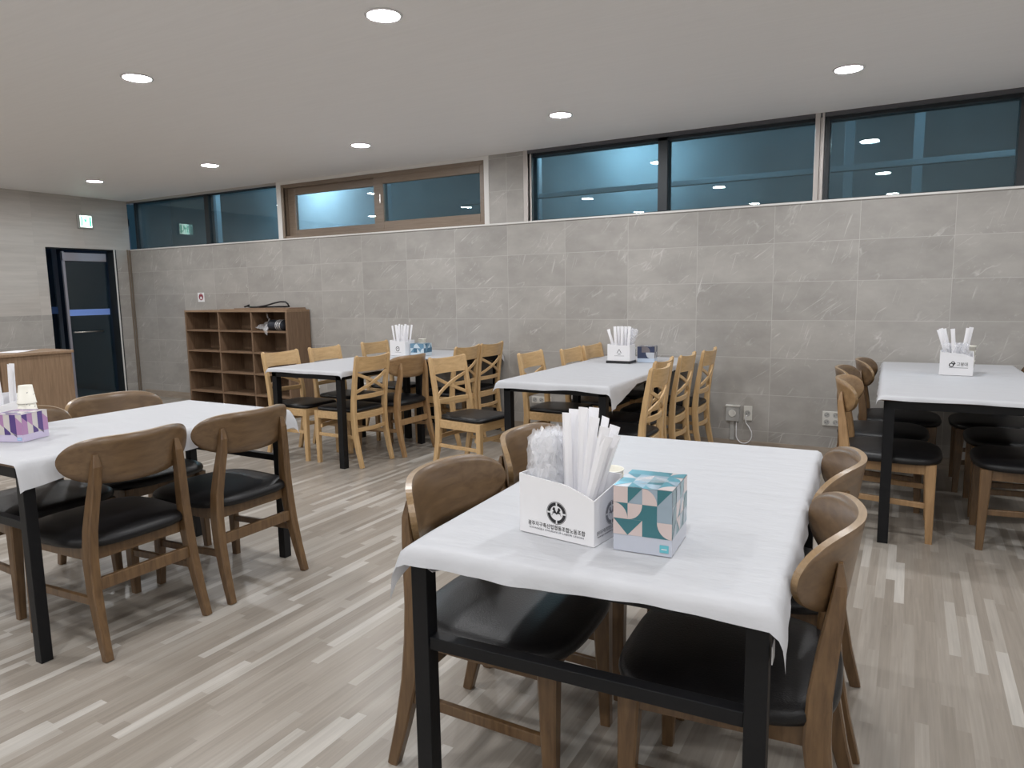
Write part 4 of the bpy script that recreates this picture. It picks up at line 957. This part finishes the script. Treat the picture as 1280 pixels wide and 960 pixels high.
# middle table
tr = tag(MB().box((-2.085, 5.20, TB+0.002), (-1.885, 5.345, TB+0.022)).build('tray', 'black_plastic', None, bevel=0.003), 'low black tray under the chopstick box on the middle table', 'tray')
bc = holder_box((-2.075, 5.208, TB+0.0225), math.radians(0), 0.185, 0.128, 0.130, 0.122, 'white card chopstick box with three-part emblem on the middle table', art_triangle)
lab = 'white paper chopstick sleeve in the box on the middle table'; grp = 'chopstick sleeves on the middle table'
for k in range(7): sleeve(bc, 0.06+0.015*k, 0.04+0.02*(k % 3), 0.006, -0.06+0.022*k, 0.02, 0.2*(k % 2), 0.262, lab, grp)
sleeve(bc, 0.062, 0.05, 0.006, -0.31, 0.02, 0.2, 0.25, 'white paper chopstick sleeve leaning far left out of the middle table box', grp)
lab = 'plastic wrapped white spoon sticking up in the box on the middle table'; grp = 'wrapped spoons on the middle table'
for k in range(7): spoon(bc, 0.108+0.0065*k, 0.085+0.01*(k % 2), 0.095, 0.10+0.05*k, 0.0, 0.6*k, 0.95, lab, grp)
tissue_box((-1.872, 5.335, TB+0.003), math.radians(8), 0.135, 0.130, 0.125, 'navy and grey tissue box on the middle table', ['n_dark', 'n_dark', 'n_grey', 'n_dark', 'n_brown', 'n_pale'], 'quarter', 14)
cup(-1.95, 5.42, TB+0.004, 'white paper cup standing behind the middle table chopstick box, lower one', 'cups on the middle table')
cup(-1.95, 5.42, TB+0.034, 'white paper cup standing behind the middle table chopstick box, upper one', 'cups on the middle table', printed=8)
# right table
bd = holder_box((0.172, 5.03, TD+0.003), math.radians(-2), 0.175, 0.128, 0.142, 0.112, 'white card chopstick box with black lettering on the right table', art_right)
lab = 'white paper chopstick sleeve in the box on the right table'; grp = 'chopstick sleeves on the right table'
for (x, lx, L) in [(0.070, -0.31, 0.28), (0.074, -0.28, 0.285), (0.078, -0.24, 0.28), (0.085, -0.10, 0.275), (0.11, 0.10, 0.28), (0.118, 0.13, 0.285)]: sleeve(bd, x, 0.05+0.03*((x*100) % 2), 0.006, lx, 0.02, 0.2, L, lab, grp)
lab = 'plastic wrapped white spoon in the box on the right table'; grp = 'wrapped spoons on the right table'
for k in range(8): spoon(bd, 0.042+0.012*k, 0.07+0.012*(k % 3), 0.04, -0.1+0.03*k, 0.0, 0.7*k, 0.90, lab, grp)
for k in range(4): cup(0.332, 5.215, TD+0.004+0.030*k, 'cream paper cup with dark print stacked behind the right table box', 'stacked cups on the right table', printed=20+k)

# ------------------------------------------------------------------ cubby shelf by the back wall
sx0, sx1, sy0, sy1, sz = -7.70, -5.955, 5.532, 5.872, 1.17
cs = tag(empty('cubby_shelf', (sx0, sy0, 0)), 'brown wooden cubby shelf with open compartments against the back wall', 'shelf')
W_, D_ = sx1-sx0, sy1-sy0; th = 0.022
MB().box((0, 0, sz-th), (W_, D_, sz)).build('top_panel', 'shelf_edge', cs, bevel=0.002)
MB().box((0, 0, 0), (th, D_, sz-th)).build('side_panel', 'shelf', cs, bevel=0.002); MB().box((W_-0.03, 0, 0), (W_, D_, sz-th)).build('side_panel', 'shelf', cs, bevel=0.002)
MB().box((th, D_-0.012, 0), (W_-0.03, D_, sz-th)).build('back_panel', 'shelf', cs)
xs = [th, 0.605, 1.165, W_-0.03]
for x in xs[1:3]: MB().box((x-0.010, 0.004, 0.0), (x+0.010, D_-0.012, sz-th)).build('divider', 'shelf', cs, bevel=0.002)
for z in (0.937, 0.692, 0.447, 0.20, 0.02):
    for i in range(3):
        x0 = xs[i]+(0.010 if i else 0); x1 = xs[i+1]-(0.010 if i < 2 else 0)
        MB().box((x0, 0.002, z-0.018), (x1, D_-0.012, z)).build('shelf_board', 'shelf_h', cs)
MB().box((sx0+0.62, sy0+0.02, sz+0.0005), (sx1-0.02, sy1-0.03, sz+0.012)).build('loose_board', 'shelf_edge', None, bevel=0.002)
lb = bpy.data.objects['loose_board']; tag(lb, 'flat loose wooden board lying on the cubby shelf, lower one', 'board', 'boards on the shelf')
o = MB().box((-0.42, -0.13, 0), (0.42, 0.13, 0.010)).build('loose_board', 'shelf_h', None, bevel=0.002); o.location = (-6.42, 5.71, sz+0.0125); o.rotation_euler = (0, 0, 0.06)
tag(o, 'flat loose wooden board lying on the cubby shelf, upper one under the black cord', 'board', 'boards on the shelf')
pts = [(-6.80, 5.68, 1.205), (-6.74, 5.70, 1.225), (-6.79, 5.72, 1.21), (-6.72, 5.70, 1.202), (-6.60, 5.69, 1.203), (-6.45, 5.68, 1.218), (-6.30, 5.67, 1.245), (-6.18, 5.66, 1.262), (-6.10, 5.66, 1.258), (-6.075, 5.67, 1.235), (-6.08, 5.69, 1.208), (-6.16, 5.71, 1.206), (-6.35, 5.715, 1.205), (-6.6, 5.715, 1.202)]
tag(MB().tube(pts, 0.0095, 8).build('black_cord', 'black_plastic', None, smooth=True), 'black bent cord lying on top of the cubby shelf', 'cord')
# bag with rolled bundle
bg = tag(empty('plastic_bag', (-6.27, 5.65, 0.938)), 'clear plastic bag with a dark roll in the top right cubby', 'bag')
b = MB(); pr = []
for i in range(13):
    u = i/12; pr.append((0.058*(1-(2*u-1)**6)**0.5*(1+0.06*math.sin(9*u))+0.002, -0.13+0.28*u))
b.lathe(pr, 18, mat=Matrix.Translation((0.03, 0, 0.062)) @ Matrix.Rotation(PI/2, 4, 'Y')); b.build('dark_roll', 'navy_bundle', bg, smooth=True)
b = MB()
for k in range(4): b.lathe([(0.0605, -0.004), (0.0625, 0.0), (0.0605, 0.004)], 20, mat=Matrix.Translation((0.06+0.022*k, 0, 0.062)) @ Matrix.Rotation(PI/2+0.15, 4, 'Y'), cap0=False, cap1=False)
b.build('white_string', 'white_plastic', bg, smooth=True)
random.seed(8); b = MB()
def film_tail(b, p0, p1, w0, w1, n=9):
    p0, p1 = Vector(p0), Vector(p1); vs = []
    for i in range(n+1):
        u = i/n; c = p0.lerp(p1, u); ww = w0+(w1-w0)*u
        for j in (-1, -0.33, 0.33, 1): vs.append(c+Vector((random.uniform(-.006, .006), j*ww*0.5+random.uniform(-.008, .008), j*ww*0.6+random.uniform(-.010, .010))))
    fs = [(i*4+k, i*4+k+1, i*4+k+5, i*4+k+4) for i in range(n) for k in range(3)]
    b.add(vs, fs)
film_tail(b, (-0.08, -0.01, 0.06), (-0.25, -0.06, 0.04), 0.09, 0.02); film_tail(b, (-0.07, -0.02, 0.08), (-0.09, -0.04, 0.19), 0.03, 0.004)
film_tail(b, (-0.05, -0.08, 0.06), (-0.02, -0.145, 0.035), 0.05, 0.04); film_tail(b, (-0.02, -0.145, 0.035), (0.03, -0.150, -0.045), 0.04, 0.02); film_tail(b, (-0.10, -0.03, 0.10), (-0.06, -0.06, 0.02), 0.06, 0.07)
b.build('film', 'film', bg)
# ------------------------------------------------------------------ counter at left
ct = tag(empty('counter_cabinet', (-6.82, 3.69, 0)), 'brown wooden counter cabinet at the left edge in front of the door', 'cabinet')
MB().box((-0.46, -1.30, 0.835), (0.02, 0.012, 0.86)).build('countertop', 'shelf_edge', ct, bevel=0.003)
MB().box((-0.44, -0.60, 0.0), (0.0, 0.0, 0.835)).build('end_panel', 'counter', ct, bevel=0.002)
MB().box((-0.44, -1.28, 0.06), (-0.012, -0.603, 0.835)).build('cabinet_front', 'shelf', ct, bevel=0.003)
MB().box((-0.42, -1.26, 0.0), (-0.05, -0.61, 0.06)).build('plinth', 'black_plastic', ct)
b = MB(); nn = 8; vs = []
for j in range(nn+1):
    for i in range(nn+1): u, v = i/nn, j/nn; vs.append((-0.105+0.21*u, -0.15+0.30*v, 0.0008+0.010*max(0, u-0.6)*max(0, v-0.4)*4))
b.add(vs, [(j*(nn+1)+i, j*(nn+1)+i+1, (j+1)*(nn+1)+i+1, (j+1)*(nn+1)+i) for j in range(nn) for i in range(nn)])
o = b.build('paper_sheet', 'paper', None, smooth=True); o.location = (-7.10, 3.36, 0.861); o.rotation_euler = (0, 0, 0.5); sm = o.modifiers.new('thick', 'SOLIDIFY'); sm.thickness = 0.0006
tag(o, 'white paper sheet lying on the wooden counter at left', 'paper')

# ------------------------------------------------------------------ wall fittings
ex = tag(empty('exit_sign', (XL, 5.30, 2.302)), 'green lit emergency exit sign above the door', 'exit sign')
MB().box((0, -0.095, -0.085), (0.035, 0.095, 0.085)).build('housing', 'grey_plastic', ex, bevel=0.004)
MB().box((0.035, -0.068, -0.070), (0.037, 0.075, 0.072)).build('lit_panel', 'exit_white', ex)
b = MB(); b.box((0.037, -0.058, -0.058), (0.0378, -0.040, 0.060)); b.box((0.037, 0.045, -0.058), (0.0378, 0.070, 0.060))
b.box((0.037, -0.018, -0.004), (0.0378, 0.012, 0.030))
for y0, z0, y1, z1 in ((0.0, 0.0, -0.024, -0.045), (0.004, 0.0, 0.028, -0.022), (0.028, -0.022, 0.030, -0.050), (0.010, 0.024, 0.034, 0.010), (-0.014, 0.026, -0.030, 0.010)):
    b.bar((0.0374, y0, z0), (0.0374, y1, z1), 0.0008, 0.010, up=(0, 1, 0.2)) if False else b.poly([(0.0376, y0-0.005, z0), (0.0376, y0+0.005, z0), (0.0376, y1+0.005, z1), (0.0376, y1-0.005, z1)])
b.poly([(0.0376, 0.006+0.010*math.cos(2*PI*i/14), 0.043+0.010*math.sin(2*PI*i/14)) for i in range(14)])
b.build('pictogram', 'exit_green', ex)
st = tag(empty('wall_sticker', (-7.83, D, 1.325)), 'small white sticker with dark red round symbol above the cubby shelf', 'sticker')
MB().box((-0.062, -0.0015, -0.058), (0.062, 0, 0.058)).build('backing', 'card', st)
b = MB(); disc(b, 0, 0.004, 0.030, 0.042, -0.0022, 0, 2*PI, 28); b.box((-0.030, -0.0024, 0.008), (0.030, -0.0017, 0.030)); b.box((-0.030, -0.0024, -0.014), (-0.016, -0.0017, 0.008)); b.box((0.016, -0.0024, -0.014), (0.030, -0.0017, 0.008)); b.build('symbol', 'red_sign', st)
def outlet(x0, x1, z0, z1, cols, rows, label, thick=0.012):
    t = tag(empty('wall_outlet', ((x0+x1)/2, D, (z0+z1)/2)), label, 'outlet', 'wall outlets')
    hw, hh = (x1-x0)/2, (z1-z0)/2
    MB().box((-hw, -thick, -hh), (hw, 0, hh)).build('cover_plate', 'outlet', t, bevel=0.003)
    for i in range(cols):
        for j in range(rows):
            cx = -hw+(i+0.5)*2*hw/cols; cz = -hh+(j+0.5)*2*hh/rows; r = min(hw/cols, hh/rows)*0.72
            rm = Matrix.Translation((cx, -thick, cz)) @ Matrix.Rotation(PI/2, 4, 'X')
            s = MB().lathe([(r, 0.0), (r, 0.0016), (r*0.86, 0.0016), (r*0.80, 0.0004), (0.0, 0.0004)], 22, mat=rm, cap0=False, cap1=False).build('socket', 'grey_plastic', t)
            b = MB()
            for s_ in (-1, 1): b.lathe([(r*0.17, 0.0005), (r*0.17, 0.0012), (0, 0.0012)], 10, mat=Matrix.Translation((cx+s_*r*0.36, -thick, cz+s_*r*0.2)) @ Matrix.Rotation(PI/2, 4, 'X'), cap0=False, cap1=False)
            b.build('socket_hole', 'dark_hole', s)
    return t
outlet(-0.555, -0.43, 0.26, 0.372, 2, 2, 'white four-socket wall outlet behind the honey chair of the right table')
outlet(-3.11, -2.97, 0.275, 0.34, 2, 1, 'white double wall outlet seen under the middle table, left plate')
outlet(-2.955, -2.90, 0.270, 0.345, 1, 1, 'white single wall outlet seen under the middle table, right plate')
outlet(-5.935, -5.86, 0.27, 0.40, 1, 2, 'white wall outlet right beside the cubby shelf')
outlet(-5.225, -5.13, 0.285, 0.365, 1, 1, 'white wall outlet under the shelf-side table')
o2 = outlet(-1.149, -1.083, 0.255, 0.374, 1, 1, 'white wall outlet with a white cable plugged in')
jb = tag(empty('junction_box', (-1.235, D, 0.31)), 'grey surface mounted box with conduit below it on the back wall', 'junction box')
MB().box((-0.052, -0.035, -0.066), (0.052, 0, 0.062)).build('housing', 'grey_plastic', jb, bevel=0.005)
MB().box((-0.055, -0.040, 0.055), (0.060, 0, 0.068)).build('lid', 'outlet', jb, bevel=0.003)
MB().lathe([(0.030, 0.0), (0.028, 0.004), (0.0, 0.004)], 20, mat=Matrix.Translation((0, -0.035, 0.0)) @ Matrix.Rotation(PI/2, 4, 'X'), cap0=False).build('socket', 'outlet', jb)
MB().box((-0.018, -0.020, -0.225), (0.014, 0, -0.066)).build('conduit', 'grey_plastic', jb, bevel=0.002)
cbp = []
for i in range(25):
    u = i/24; a = PI*(1.0+u); cbp.append((-1.142+0.062*math.cos(a)*(1.0), D-0.014, 0.135+0.072*math.sin(a)))
cbp = [(-1.204, D-0.014, 0.245)] + cbp + [(-1.083, D-0.014, 0.165), (-1.105, D-0.014, 0.205), (-1.128, D-0.014, 0.235), (-1.135, D-0.020, 0.275), (-1.12, D-0.024, 0.30)]
tag(MB().tube(cbp, 0.0045, 8).build('cable', 'white_plastic', None, smooth=True), 'white cable looping between grey box and wall outlet', 'cable')
